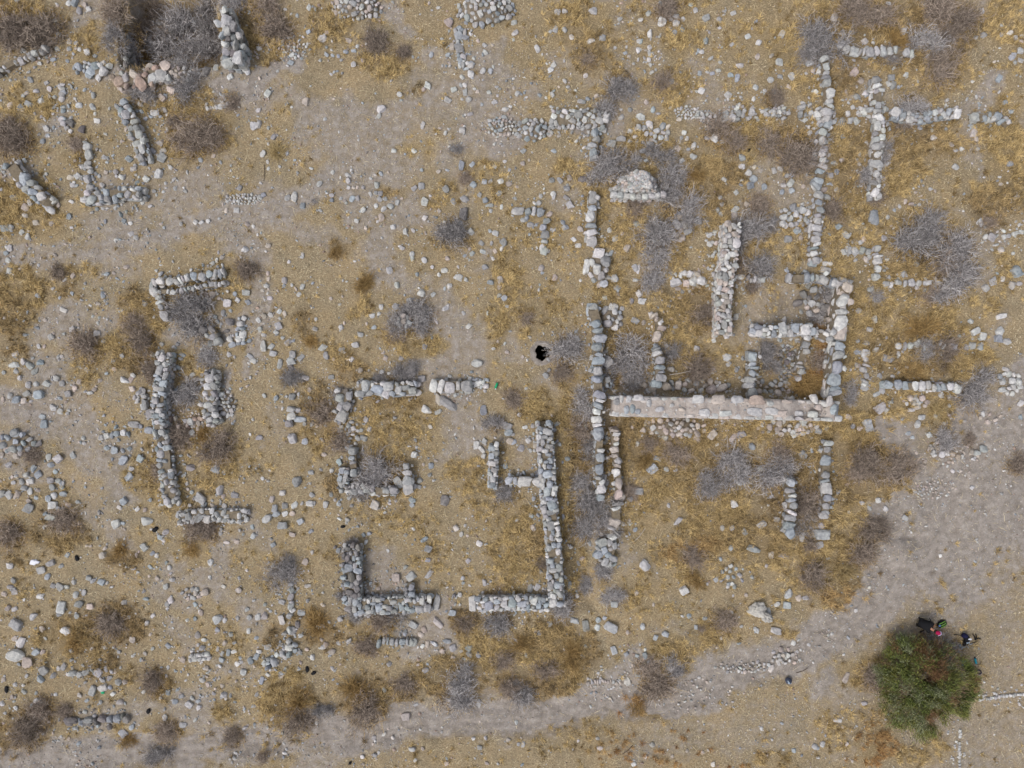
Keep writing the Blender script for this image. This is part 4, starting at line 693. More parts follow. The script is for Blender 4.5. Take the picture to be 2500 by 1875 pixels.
((1250, 625), """190,75,52wp 195,110,30 280,140,48p 180,185,25 420,535,42w 485,72,112/46@85w 665,145,64/60g 682,205,50b 685,258,48 545,148,50w 568,185,48 800,75,52g 815,88,62/25@85w 895,75,45p 800,155,38 825,243,48wp 843,290,58w 775,288,48g 600,270,38 565,298,32 658,330,66w 650,385,45 800,418,55g 852,432,40p 905,382,50pw 715,340,35 1070,455,42b 1020,320,35b 1210,602,50g 1408,655,66w 1320,545,38w 1415,700,42g 1465,735,40 1465,390,48pw 1110,225,38db 1098,265,35p 1320,740,40p 1035,735,54pw 240,740,35g 290,742,30 220,775,50g 90,858,28 50,1030,35 140,1100,42g 85,1110,38 290,1085,48 105,1195,42 160,1232,55p 60,1245,52g 10,1205,45 5,1155,30 100,915,28 360,1312,38b 945,1315,62/40@-15b 908,1385,82/62b 1000,1385,42g 1060,1388,38g 815,1220,42 695,1150,38 1490,1155,72g 1555,1235,52b 1440,1170,95/36@50p 1300,1155,78/50@50p 1440,1610,66/48@-60w 1485,1465,80/44@5bw 1610,1385,45w 1205,1185,60p 815,1525,96/52@-5g 700,1570,78pw 1430,1305,60g 552,740,90/74@-85w 555,650,80/60@80p 615,690,80g 520,330,80/52@0b 590,1455,105/50@85w 945,600,76/60@0b 560,575,74/60b 1550,210,30b 1065,165,85/60@20w 1130,175,60p 1190,120,55w 1115,110,55w 1250,160,50p"""),
((1875, 625), """588,355,45g 688,410,58w 660,475,45 640,560,42 578,620,48 635,665,50w 590,705,45p 625,740,48 630,830,48g 780,665,92/48@-15g 690,275,58g 670,215,55 885,115,48bw 960,55,38 640,20,45 1465,165,60w 1415,208,55w 1520,148,38 1490,112,25 1625,100,88/66b 1585,190,58wp 1635,178,45w 1515,390,80/38@15w 1350,490,68w 1395,520,64w 1510,485,72/50bw 1500,535,60b 1550,555,50 1385,580,48g 1540,735,48w 1565,765,45 1510,780,40 1575,815,38 1610,825,45 1645,845,42 1645,955,55w 1640,1045,38 1405,1025,40 1480,1083,22 1175,1032,35 910,415,14 770,530,30 730,985,90/62@40g 770,1003,52w 795,945,38 655,1100,98/66@-80bg 555,1100,45b 600,1120,48 525,1045,50p 705,895,58/34@25w 740,870,48 725,775,35 910,1150,38 935,1175,28 1050,1160,48w 1055,1235,38pw 960,1275,25 975,1090,55 1005,1045,50w 1145,1085,35 1180,1140,35 1415,1255,58g 1075,1280,38 1325,1500,35w 330,1135,50g 290,1125,38p 215,1110,52p 170,1150,55w 380,1115,40g 230,1285,60g 75,1105,55p 1575,1490,15w 765,1640,45w 715,1585,40 610,1600,38w 945,945,45w 980,955,42w 505,165,105/62@-5w 478,522,86/76w 455,570,76/40@5w 430,755,84/58w 440,700,72/50w 435,1010,140/46@85b 375,95,85/58@-15pw 380,50,72/34@0w 35,490,60w"""),
((0, 1250), """325,35,86/48@-10g 745,78,62/60w 950,62,78/56@0w 1070,130,50w 1055,185,35w 930,232,58w 680,235,38p 660,282,48p 692,208,18 435,280,38bg 325,335,55g 395,350,38 55,350,45 260,380,58g 300,422,50b 75,450,45g 60,490,45 80,505,40 22,535,45 95,520,45 575,430,52g 652,455,50b 340,480,42g 382,485,62g 435,488,38 475,455,40 258,545,54w 490,535,45g 540,525,52g 505,598,62g 578,615,52p 390,620,92/62wg 380,665,35 492,675,45g 45,625,45 90,630,45 205,678,64w 100,735,92/70g 90,820,45p 95,935,115/95w 130,850,85/55@60w 178,978,76p 230,910,50b 270,758,45p 245,790,22 290,820,28 420,775,62w 460,800,35 505,795,45 800,590,42wp 832,683,28 850,828,50p 985,675,35w 948,725,40w 975,795,28p 1015,435,38 1112,445,40w 1068,490,45g 1100,575,45 1080,600,40 1080,628,28 1200,540,20w 1250,555,25 1270,505,38 1327,520,50p 1260,600,35b 1300,605,25 1300,655,40 1280,540,28 1260,692,38b 1447,485,35wp 1545,508,50wp 1405,700,62/68wb 1455,703,35w 1405,768,38 1275,802,48gp 1320,830,38 1310,885,45 1210,705,30 1540,685,35 1600,630,38 1615,685,40 1610,770,40 1495,795,38g
1455,850,42p 1520,845,30 1410,885,46/25@80w 1480,910,50/28@80b 1515,905,38 1435,960,45 1440,920,38 1540,985,45 1555,945,30 1620,965,50 1575,1040,45g 1490,1035,25 1335,1010,38p 1180,960,45p 1115,965,28 935,922,35wp 985,890,28 1085,870,42 1130,915,25 780,1010,22w 1365,325,48w 1470,200,52/25@5pw 1535,190,38p 1640,155,42bw 1635,95,38 1430,135,42 1550,428,25 1600,378,25w 1075,330,30 1095,365,40w 970,360,42 985,270,35 1010,285,35w 248,1230,58w 240,1172,30 95,1225,22w 592,1165,76/46@75g 662,1145,60wp 725,1185,38 708,1140,35 510,1190,38gp 775,1235,50gp 560,1225,30 765,1105,50g 808,1103,38p 258,1090,55b 350,1062,50g 275,1028,65g 175,1060,35 25,1085,38 440,1055,35 510,1055,40 470,1020,25 630,1045,60g 650,1085,30 705,1082,28 745,1040,30 410,1005,50g 375,1015,35 80,1195,38 15,1240,38 780,1450,62bg 848,1400,40b 630,1535,28 395,1455,25 1130,1235,42b 1168,1200,42wb 1222,1255,56w 1240,1210,35 1147,1155,30 1080,1175,45 1310,1090,42w 1345,1120,38 1440,1130,28p 1445,1190,48wb 1495,1188,38/20@80 1202,1328,25b 1180,1385,62g 1085,1010,30 550,1295,35 610,1325,35 440,1365,85/50d 550,1365,66/44d"""),
((625, 1250), """68,45,66w 130,15,50b 185,12,45w 235,12,45 290,60,58b 168,90,72/50g 355,125,40 235,145,45p 112,212,38b 365,262,32 5,150,22 645,42,14w 595,50,40g 1020,105,32 735,140,38b 698,150,32b 1090,180,56/30b 970,148,35 1115,240,62/52g 1295,105,42wp 1330,142,40w 1370,155,25p 1445,208,48w 1375,318,35g 1112,312,38b 968,358,38g 905,428,58p 1120,410,72/42@60g 750,250,15 855,252,28 320,322,48p 335,478,48/28wp 430,602,38p 790,500,30p 718,515,30 60,598,30 58,670,52pg 12,680,50w 165,700,70/50@-75pw 218,672,50g 295,655,54gb 268,728,56d 235,768,54g 238,635,40 170,583,50g 230,590,42 75,875,45g 5,815,30 0,940,50 60,980,50g 118,1018,30 78,1055,35 38,1090,56/28@80b 135,965,38 165,920,45 190,1018,32 200,900,45 450,862,42p 490,908,48p 365,942,42 330,890,30 535,850,38 600,840,45 540,695,42g 1018,738,64g 1085,770,50 1065,800,45 1175,725,88/50@-35wp 1272,658,54b 1340,430,32 1340,463,25 1385,478,25 1480,460,50/30@-80 1248,400,22 1235,840,64/30@-10b 1275,885,50w 1108,860,52/30@80 1155,860,40 1078,870,32 1380,885,52g 1385,930,50g 1438,930,48b 1355,960,54/30@-20b 1205,905,35 1330,905,28 1275,948,32p 1050,992,32wp 1095,1028,48wb 862,988,40g 1355,1048,36/18w 1480,1048,18 545,988,20p 968,1340,62/50gp 1035,1258,38w 1442,1250,52/34@80w 825,1450,34/20@45w 762,1472,35w 882,1475,32wp 852,1420,18p 940,1405,20 1062,1418,20 1010,1545,50w 688,1590,32w 770,1578,32 795,1560,28w 1078,1540,30 1030,1612,32 1235,1638,35p 1235,1608,25 1495,1635,30p 1448,1535,36g 1460,1572,22 1408,1475,28w 1488,1472,30 1635,1482,32p 1200,1440,20 955,1560,15 385,1380,28 830,1155,38g 535,1300,20
1170,592,120/46@82w 1400,592,115/52@-85w 1003,420,68/58w 600,580,78/48g 598,635,60/54g 670,620,68w 1065,575,68w 665,225,46d"""),
((1250, 1250), """120,20,30w 32,55,28w 135,103,50pw 860,348,78/62@-45w 1118,512,72/62w 1622,85,64/52@40w 1508,128,50gb 1575,245,112/50@-20g 1365,105,35 1428,105,38 1420,235,38b 1075,60,72/35@60g 768,75,32 800,115,32b 1355,305,32 1422,352,32w 1388,372,28 1455,370,28 1325,438,38wb 1398,425,38 1485,418,32 1495,445,30b 1425,468,32 1400,485,28 1268,468,25 1520,540,28 1435,545,22 1250,692,35b 1195,750,38gb 1490,742,28 1425,650,28 845,742,45bw 748,780,32 932,815,40b 998,795,54/40@-40b 662,900,64/42@-70wb 862,930,52/35@-80b 812,930,32 862,890,25 885,970,38b 742,920,38 408,710,64/40@-10g 480,745,90/50@-80g 555,750,50 560,700,42 598,688,32 642,752,92/74@-30gb 660,598,52g 425,555,38 372,480,62/30@80g 808,525,38pw 150,775,30p 480,875,32 463,312,38 435,345,38/18@-70 455,940,38 1330,882,25 918,600,30p 1650,350,28 28,1380,38/24@-70w 72,1512,44/28@80w 42,1512,28 912,1512,40pw 570,1530,42pw 555,1470,28 1235,1562,28 1135,1548,30p 865,1585,28p 1040,1582,28 790,1635,35w 1305,1640,38pw 65,1645,30b 513,1272,34/18@-60w 688,1110,35w 750,1105,58pw 815,1060,35 1585,765,52/35@-40w 1215,1080,25w 1615,1402,28w 1642,1270,22p 1205,1357,18p 1480,1535,20 1270,1545,20 430,1488,22 395,1545,20 240,1555,20 1245,1380,16 120,500,60/40g 165,490,50/38w"""),
((1875, 1250), """890,40,42w 358,150,115/76@-4bg 222,172,78/42@-85w 110,285,88/46@-10p 25,280,50p 58,50,50g 140,540,74/54wb 200,560,42p 245,558,42g 62,600,42w 132,608,60bg 10,660,84/44@80bw 55,778,78/46@-10w 175,858,36w 208,838,28 78,945,30 110,925,25 75,985,46/28@-70w 30,1020,58/36wp 195,918,30w 222,903,20 130,930,25 510,1075,78/42@60p 850,820,60/26@0pw 625,1242,46/28@20w 455,1352,60/30@-5w 572,1385,20w 90,1372,25wb 310,1525,46/38@-30w 355,1510,44/34@60w 308,1470,22 512,1505,38wp 172,1552,34b 222,1582,22 330,1595,28 105,1545,22w 42,1410,22 548,1615,25p 668,495,30wp 922,100,15w 703,238,14w 1308,435,22 1358,195,20w 790,508,20 1252,518,18 1470,1445,16w 790,862,25/12w 375,1450,22 392,300,28 140,60,135/84@80w 345,90,50g 335,215,60g""")]
import re
ZT = 2.6544; ROCKS = []
for (ox, oy), s in TILES:
    for tk in s.split():
        m = re.match(r'([\d.]+),([\d.]+),([\d.]+)(?:/([\d.]+))?(?:@(-?[\d.]+))?([a-z]*)$', tk)
        x, y, L, Wd, an, t = m.groups(); L = float(L)
        if L < 5: continue
        Wd = float(Wd) if Wd else L * RNG.uniform(.68, .95); an = R(float(an)) if an else RNG.uniform(0, 3.14)
        ROCKS.append((ox + float(x) / ZT, oy + float(y) / ZT, L / ZT, Wd / ZT, an, t or RNG.choice(['g', 'w', 'w', 'b', 'p'])))
ROCKS.sort(key=lambda r: -r[2] * r[3])
DIRN = ['right of', 'upper right of', 'above', 'upper left of', 'left of', 'lower left of', 'below', 'lower right of']
ORD = ['nearest', 'second nearest', 'third nearest', 'fourth nearest', 'fifth nearest', 'sixth nearest', 'seventh nearest', 'eighth nearest', 'ninth nearest', 'tenth nearest']
LANDS += [('the open well mouth', [(PITX, PITY)]), ('the green tree', [W(2265, 1680)])]
def nearest_land(x, y):
    best = None
    for s, P in LANDS:
        for (ax, ay), (bx, by) in zip(P, P[1:] or P):
            dx, dy = bx - ax, by - ay; t = min(1, max(0, ((x - ax) * dx + (y - ay) * dy) / (dx * dx + dy * dy + 1e-9)))
            qx, qy = ax + t * dx, ay + t * dy; d = math.hypot(x - qx, y - qy)
            if best is None or d < best[0]: best = (d, s, DIRN[int(round(math.atan2(y - qy, x - qx) / (math.pi / 4))) % 8])
    return best
def label_all(items, plural, single):
    """items: (obj, adjective, x, y) -> each gets a label that singles it out"""
    grp = {}
    for o, adj, x, y in items:
        d, s, dr = nearest_land(x, y); grp.setdefault((adj, s, dr), []).append((d, o))
    for (adj, s, dr), L in grp.items():
        L.sort(key=lambda t: t[0])
        for i, (d, o) in enumerate(L):
            if len(L) == 1: o['label'] = f'{adj} {single} {dr} {s}'
            else: o['label'] = f'{ORD[min(i, 9)]} {adj} {single} {dr} {s}'
TN = {'w': 'pale', 'g': 'grey', 'b': 'bluish', 'p': 'pinkish', 'd': 'dark', 'r': 'reddish'}
items = []; rest = Acc(); seen = {}
for i, (X, Y, L, Wd, an, t) in enumerate(ROCKS):
    l, wd = L / K, Wd / K; H = wd * RNG.uniform(.5, .75); x, y = W(X, Y, H * .6); z = gz1(x, y)
    blk = int(RNG.random() < .5)
    if i < 300:
        acc = Acc(); add_rock(acc, x, y, z, l, wd, H, an, tonecol(t), 3 if L < 40 else 3, blk, .12, .3)
        o = acc.build('stone', M_STONE, smooth=False, origin=(x, y, z)); o['category'] = 'stone'; o['group'] = 'loose stones lying among the ruined walls'
        sz = 'very large' if L > 31 else 'large' if L > 24 else 'medium' if L > 20 else 'small'
        shp = 'long' if l / wd > 1.55 else ('squarish' if blk else 'rounded')
        items.append((o, f'{sz} {TN[t[0]]} {shp}', x, y))
    else: add_rock(rest, x, y, z, l, wd, H, an, tonecol(t), 2 if L > 12 else 1, blk, .15, .32)
label_all(items, 'stones', 'stone')
# rubble fallen along the feet of the walls
for P, wd, ru, st, tones in SPILL:
    for a, b in zip(P[:-1], P[1:]):
        L = math.dist(a, b)
        for q in range(int(L * (11 + 26 * ru))):
            u = RNG.random(); s_ = RNG.choice([-1, 1]); off = s_ * (wd / 2 + .05 + RNG.exponential(.22 + .2 * ru)); an = math.atan2(b[1] - a[1], b[0] - a[0])
            x = a[0] + (b[0] - a[0]) * u - math.sin(an) * off; y = a[1] + (b[1] - a[1]) * u + math.cos(an) * off
            sz = min(st * .9, .07 + RNG.exponential(.06)); add_rock(rest, x, y, gz1(x, y), sz, sz * RNG.uniform(.6, .95), sz * .65, RNG.uniform(0, 6), tonecol(RNG.choice(tones)), 1, int(RNG.random() < .4), .3, .3)
# half-buried rubble in loose drifts, thickest in the west and upper centre
nr = 0
while nr < 2300:
    x, y = RNG.uniform(-25, 25), RNG.uniform(-18.8, 18.8)
    if float(fbm(np.array([x]), np.array([y]), 2.2, 201, 3)[0]) < .50 or RNG.random() > (1.0 if x < -8 else .55 if y > 6 else .22): continue
    if y < -14.5 and x > -5 or x > 18 and y < -2: continue
    sz = .08 + RNG.exponential(.055); sz = min(sz, .3)
    add_rock(rest, x, y, gz1(x, y), sz * 1.1, sz * RNG.uniform(.6, .95), sz * .6, RNG.uniform(0, 6), tonecol(RNG.choice(['w', 'g', 'b', 'w', 'p'])), 1, int(RNG.random() < .5), .2, .36); nr += 1
# pebbles and chips: gravel all over the site, thicker on bare earth
def chips(N, x, y, sz):
    t = (1 + 5 ** .5) / 2; B0 = np.array([(-1, t, 0), (1, t, 0), (-1, -t, 0), (1, -t, 0), (0, -1, t), (0, 1, t), (0, -1, -t), (0, 1, -t), (t, 0, -1), (t, 0, 1), (-t, 0, -1), (-t, 0, 1)], float) / 1.9
    F0 = np.array([(0, 11, 5), (0, 5, 1), (0, 1, 7), (0, 7, 10), (0, 10, 11), (1, 5, 9), (5, 11, 4), (11, 10, 2), (10, 7, 6), (7, 1, 8), (3, 9, 4), (3, 4, 2), (3, 2, 6), (3, 6, 8), (3, 8, 9), (4, 9, 5), (2, 4, 11), (6, 2, 10), (8, 6, 7), (9, 8, 1)])
    V = B0[None] * RNG.uniform(.65, 1.25, (N, 12, 1)); V = V * np.stack([sz / 2, sz / 2 * RNG.uniform(.5, .95, N), sz / 2 * RNG.uniform(.45, .8, N)], 1)[:, None]
    a = RNG.uniform(0, 6.28, N)[:, None]; X = V[..., 0] * np.cos(a) - V[..., 1] * np.sin(a); Y = V[..., 0] * np.sin(a) + V[..., 1] * np.cos(a)
    Z = V[..., 2] + (gz(x, y) + sz * .12)[:, None]
    tt = np.array([TONE[k] for k in 'wwpgbr'])[RNG.integers(0, 6, N)] * RNG.uniform(.84, 1.18, (N, 1)); cc = np.clip(tt / 255, 0, 1); cc = np.where(cc < .04, cc / 12.92, ((cc + .055) / 1.055) ** 2.4)
    rest.add(np.stack([X + x[:, None], Y + y[:, None], Z], -1).reshape(-1, 3), (F0[None] + (np.arange(N) * 12)[:, None, None]).reshape(-1, 3), np.repeat(cc, 12, axis=0))
NPB = 185000
px = RNG.uniform(-29.5, 29.5, NPB); py = RNG.uniform(-22.5, 22.5, NPB); d_, g_, b_, r_ = zones(px, py)
cl = fbm(px, py, 1.5, 61, 3); west = .55 + .45 * sstep(6, -10, px)
keep = RNG.random(NPB) < (.08 + .28 * d_ + .75 * sstep(.5, .72, cl) * west) * (1 - .7 * np.clip(g_ + b_, 0, 1)) * .75
keep &= np.hypot(px - PITX, py - PITY) > PIT_R + .15
px, py, cl = px[keep], py[keep], cl[keep]; N = len(px)
sz = .03 + RNG.exponential(.022, N); bigp = RNG.random(N) < .018 + .05 * sstep(.58, .72, cl); sz = np.where(bigp, RNG.uniform(.09, .22, N), np.minimum(sz, .14))
chips(N, px, py, sz)
o = rest.build('gravel', M_STONE, smooth=False); tag(o, 'small stones and gravel scattered over the bare earth and straw', 'gravel', kind='stuff')
# ---------------------------------------------------------------- dry bushes
def ribbon(acc, pts, w0, w1, col, rng):
    """pts (n,k,3): n ribbons of k points"""
    n, k, _ = pts.shape; d = pts[:, -1] - pts[:, 0]; r = rng.normal(size=(n, 3)); r[:, 2] *= .4
    s = np.cross(d, np.cross(r, d)); s /= np.linalg.norm(s, axis=1)[:, None] + 1e-9
    V = np.zeros((n, k, 2, 3))
    for j in range(k):
        ww = (w0 + (w1 - w0) * j / (k - 1)) / 2; V[:, j, 0] = pts[:, j] - s * ww; V[:, j, 1] = pts[:, j] + s * ww
    b = (np.arange(n) * k * 2)[:, None]; F = []
    for j in range(k - 1): F.append(b + np.array([[2 * j, 2 * j + 1, 2 * j + 3, 2 * j + 2]]))
    acc.add(V.reshape(-1, 3), np.concatenate(F), np.repeat(col, k * 2, axis=0))
def bush_mesh(kind, seed, name):
    rng = np.random.default_rng(seed); acc = Acc()
    pal = {'G': ((66, 62, 63), (206, 200, 198)), 'P': ((70, 60, 52), (194, 177, 162)), 'B': ((100, 80, 50), (190, 158, 104)), 'S': ((150, 128, 84), (208, 186, 140))}[kind]
    def cols(n, lo=0, hi=1): t = rng.uniform(lo, hi, n); return mixcol(pal[0], pal[1], t)
    ns = 170 if kind in 'GP' else 420
    ph = rng.uniform(0, 2 * np.pi, ns) if True else 0; lob = 1 + .3 * np.sin(ph * 2 + seed * 1.7) * rng.uniform(.3, 1) + .22 * np.sin(ph * 3 + seed) + .16 * np.sin(ph * 5 + seed * 2)
    el = R(90) * (1 - rng.random(ns) ** (.75 if kind in 'GP' else .6)) ; el = np.clip(el, .12, 1.5)
    nb = int(rng.integers(2, 6)); cen = rng.normal(size=(nb, 2)) * .26; ci = rng.integers(0, nb, ns)
    base = np.stack([cen[ci, 0] + rng.normal(size=ns) * .08, cen[ci, 1] + rng.normal(size=ns) * .08, np.zeros(ns)], 1)
    Ln = rng.uniform(.5, .95, ns) * lob * rng.uniform(.65, 1.0, nb)[ci]; dr = np.stack([np.cos(ph) * np.cos(el), np.sin(ph) * np.cos(el), np.sin(el) * .8], 1)
    k = 5; pts = np.zeros((ns, k, 3)); p = base.copy(); cur = dr.copy()
    for j in range(k):
        pts[:, j] = p; cur = cur + rng.normal(size=(ns, 3)) * .14; cur[:, 2] += (.02 if kind in 'GP' else -.12 * j / 2)
        p = p + cur * (Ln / (k - 1))[:, None]
    pts[:, :, 2] = np.maximum(pts[:, :, 2], .01)
    ribbon(acc, pts, .022, .01, cols(ns, .3, 1), rng)
    def branch(src, n, lmin, lmax, wd, k=3, lo=0, hi=1, spread=.75, grav=0):
        i = rng.integers(0, len(src), n); t = rng.uniform(.25, 1, n) * (src.shape[1] - 1); a = np.minimum(t.astype(int), src.shape[1] - 2); f = (t - a)[:, None]
        p = src[i, a] * (1 - f) + src[i, a + 1] * f; d = src[i, a + 1] - src[i, a]; d /= np.linalg.norm(d, axis=1)[:, None] + 1e-9
        L = rng.uniform(lmin, lmax, n); q = np.zeros((n, k, 3)); cur = d + rng.normal(size=(n, 3)) * spread; cur[:, 2] += grav
        for j in range(k):
            q[:, j] = p; cur = cur / (np.linalg.norm(cur, axis=1)[:, None] + 1e-9) + rng.normal(size=(n, 3)) * .22; p = p + cur * (L / (k - 1))[:, None]
        q[:, :, 2] = np.maximum(q[:, :, 2], .01)
        ribbon(acc, q, wd, wd * .5, cols(n, lo, hi), rng); return q
    if kind in 'GP':
        s2 = branch(pts, 1200, .15, .42, .016, 3, .0, 1); branch(s2, 2400, .08, .22, .011, 2, .1, 1)
        shade_litter = 500; a = rng.uniform(0, 2 * np.pi, shade_litter); r = rng.random(shade_litter) ** .7 * .85; q = np.zeros((shade_litter, 2, 3)); q[:, 0] = np.stack([r * np.cos(a), r * np.sin(a), rng.uniform(.0, .1, shade_litter)], 1)
        q[:, 1] = q[:, 0] + rng.normal(size=(shade_litter, 3)) * np.array([.12, .12, .03]); ribbon(acc, q, .014, .01, mixcol((56, 46, 40), (96, 78, 62), rng.random(shade_litter)), rng)  # litter inside the bush, its colour darkened to stand in for shade
        gr = 420 if kind == 'P' else 260; a = rng.uniform(0, 2 * np.pi, gr); r = rng.uniform(.45, 1.05, gr); q = np.zeros((gr, 3, 3)); q[:, 0] = np.stack([r * np.cos(a), r * np.sin(a), np.zeros(gr)], 1)
        dd = rng.normal(size=(gr, 3)) * np.array([.09, .09, .04]) + np.array([0, 0, .12]); q[:, 1] = q[:, 0] + dd; q[:, 2] = q[:, 1] + dd * np.array([1.3, 1.3, .2]); ribbon(acc, q, .014, .006, mixcol((118, 92, 52), (214, 182, 122), rng.random(gr)), rng)
    else: s2 = branch(pts, 1900, .15, .4, .014, 3, 0, 1, .45)
    return acc.build(name, M_TWIG, smooth=False, link=False)
PROTO = {k: [bush_mesh(k, s + 31 * i, 'dry_bush') for s in range(n)] for i, (k, n) in enumerate((('G', 6), ('P', 5), ('B', 3), ('S', 2)))}
BUSH = """30,70,60,P 95,65,55,P 100,110,32,P 35,345,48,P 12,310,30,P 175,350,24,P 270,30,38,P 290,72,36,G 330,55,40,P 305,112,32,G 400,112,52,G 385,60,40,P 430,62,58,G 482,48,52,G 505,100,42,G 370,22,36,P 560,8,36,G 462,122,46,G 350,115,30,B 410,150,40,B 345,212,36,G 452,205,44,G 562,245,26,P 480,322,52,P 512,332,36,P 425,290,26,P
645,18,42,P 672,78,46,P 915,108,36,P 985,122,22,P 672,370,25,S 1115,365,16,G 1108,572,42,G 1130,435,18,P 815,617,18,B 765,486,9,G 1440,135,22,P 1515,202,38,G 1625,188,28,P 1632,18,36,P 1475,268,30,G 1745,312,38,P 1792,342,34,P 1875,335,38,P 1480,415,44,G 1512,392,38,G 1640,432,40,G 1612,372,36,G 1600,560,52,G 1668,522,44,G 1640,480,36,G 1560,502,32,P 1608,615,40,G 1832,572,50,G 1700,412,24,B 1860,505,34,P 1790,655,28,P
2000,92,52,G 1985,125,34,G 2090,20,50,P 2285,15,55,P 2150,30,40,P 2362,55,46,P 2322,70,36,P 2172,128,30,G 2262,108,44,G 2310,165,50,P 2190,95,38,B 2222,262,40,G 2215,300,26,P 1955,378,56,P 1992,368,32,G 2122,435,34,G 2172,368,34,G 2252,585,60,G 2335,610,50,G 2275,545,38,G 2040,515,36,P 1898,240,28,P 1885,548,22,G 2150,480,24,P 2300,640,40,P
602,652,32,P 468,755,50,G 478,800,46,G 345,832,40,P 318,795,28,P 200,848,42,P 362,905,34,P 438,958,42,G 440,1065,38,P 528,1082,44,P 375,1152,28,P 78,1118,26,P 500,865,30,G 375,925,20,B 140,662,22,P 490,1060,24,B 710,918,28,G 755,818,24,B 965,785,34,G 1020,778,40,G 990,765,28,G 960,818,24,P 928,925,24,G 900,700,28,B 782,1000,34,P 822,1075,36,P 835,960,26,G 925,1172,54,G 885,1200,30,G 978,912,28,G 1002,895,22,G 1205,1035,26,G 1235,1202,32,G 1248,975,28,P
1382,855,44,G 1372,915,30,P 1290,772,20,P 1432,985,40,G 1422,1050,40,P 1438,1112,40,G 1428,1185,44,G 1452,1235,46,G 1535,855,52,G 1502,905,42,G 1562,905,34,G 1532,935,32,G 1637,862,28,G 1705,902,44,P 1592,690,34,G 1722,772,32,P 1850,652,42,G 1808,1128,50,G 1725,1192,36,G 1765,1172,32,G 1662,1100,36,P 1592,1088,26,P 1872,868,38,G 1842,700,20,P 1885,885,30,G 2030,700,30,G 2012,772,30,G 2000,880,30,P 1980,962,42,B 1912,1160,50,G 1962,1222,42,P 1905,1115,36,P
2142,727,22,G 2312,698,46,G 2352,655,46,G 2270,712,28,P 2382,950,50,G 2312,842,36,P 2232,905,34,B 2125,1128,46,P 2192,1152,44,P 2092,1145,36,P 2310,1082,32,G 2382,1072,22,P 2492,1132,30,P 2075,962,26,G 2292,1002,22,S 2270,850,30,G 2260,800,40,B 2420,540,22,P 150,1282,38,P 18,1312,40,P 300,1352,26,B 265,1522,42,P 370,1672,34,P 70,1792,44,P 90,1742,38,P 382,1855,34,G 400,1792,34,P 560,1812,28,P 482,1288,36,P 510,1300,28,P 462,1342,22,B 152,1742,26,P 195,1572,32,B 300,1820,26,B 640,1860,18,P
692,1402,36,G 700,1372,22,G 932,1515,38,P 885,1585,28,P 772,1532,36,B 718,1772,42,P 712,1702,38,B 890,1742,48,P 872,1692,38,B 985,1682,36,P 1108,1702,48,G 1122,1662,36,G 1132,1530,28,P 1215,1522,36,G 1212,1462,28,P 1232,1612,28,P 1245,1682,32,P 845,1460,22,G 952,1492,30,G 860,1500,26,G 855,1340,24,G 1272,1560,30,B 780,1730,26,G 1442,1282,46,G 1372,1482,34,G 1432,1432,26,G 1500,1462,28,G 1282,1700,36,G 1338,1632,28,P 1400,1610,34,B 1330,1380,18,P 1692,1362,36,P 1608,1672,44,P 1582,1640,32,P 1642,1642,30,G 1762,1522,32,P 1715,1540,12,P 1560,1735,28,B 1490,1290,30,G 1480,1400,30,G
2065,1415,28,S 2112,1350,38,P 1962,1292,28,G 2142,1292,32,P 1985,1330,24,P 1990,1400,36,P 2135,1652,36,P 2285,1568,36,G 2320,1590,30,G 2120,1310,28,P 1700,1420,24,B 1540,1200,28,P 1580,1130,24,B"""
items = []; KN = {'G': 'grey leafless', 'P': 'purplish-brown twiggy', 'B': 'golden-brown', 'S': 'pale straw-coloured'}
for i, tk in enumerate(BUSH.split()):
    X, Y, r, k = tk.split(','); r = float(r) * 1.12 / K; X, Y = float(X), float(Y); hz = .0
    x, y = W(X, Y, .3); z = gz1(x, y)
    if math.hypot(x - PITX, y - PITY) < PIT_R + r * .9: x = PITX + PIT_R + r * .95
    if z < -.8: x, y = W(X, Y, z + .6); z = gz1(x, y)
    o = bpy.data.objects.new('dry_bush', PROTO[k][i % len(PROTO[k])]); scene.collection.objects.link(o)
    o.location = (x, y, z - .03); a = RNG.uniform(0, 6.28); o.rotation_euler = (RNG.normal() * .08, RNG.normal() * .08, a)
    s = RNG.uniform(.92, 1.1); o.scale = (r * s, r / s, min(r, 1.3) * RNG.uniform(.75, 1.1) * .95)
    o['category'] = 'bush'; o['group'] = 'dry bushes growing through the ruins'
    sz = 'large' if r > .95 else 'medium' if r > .68 else 'small'; items.append((o, f'{sz} {KN[k]}', x, y))
label_all(items, 'bushes', 'bush')

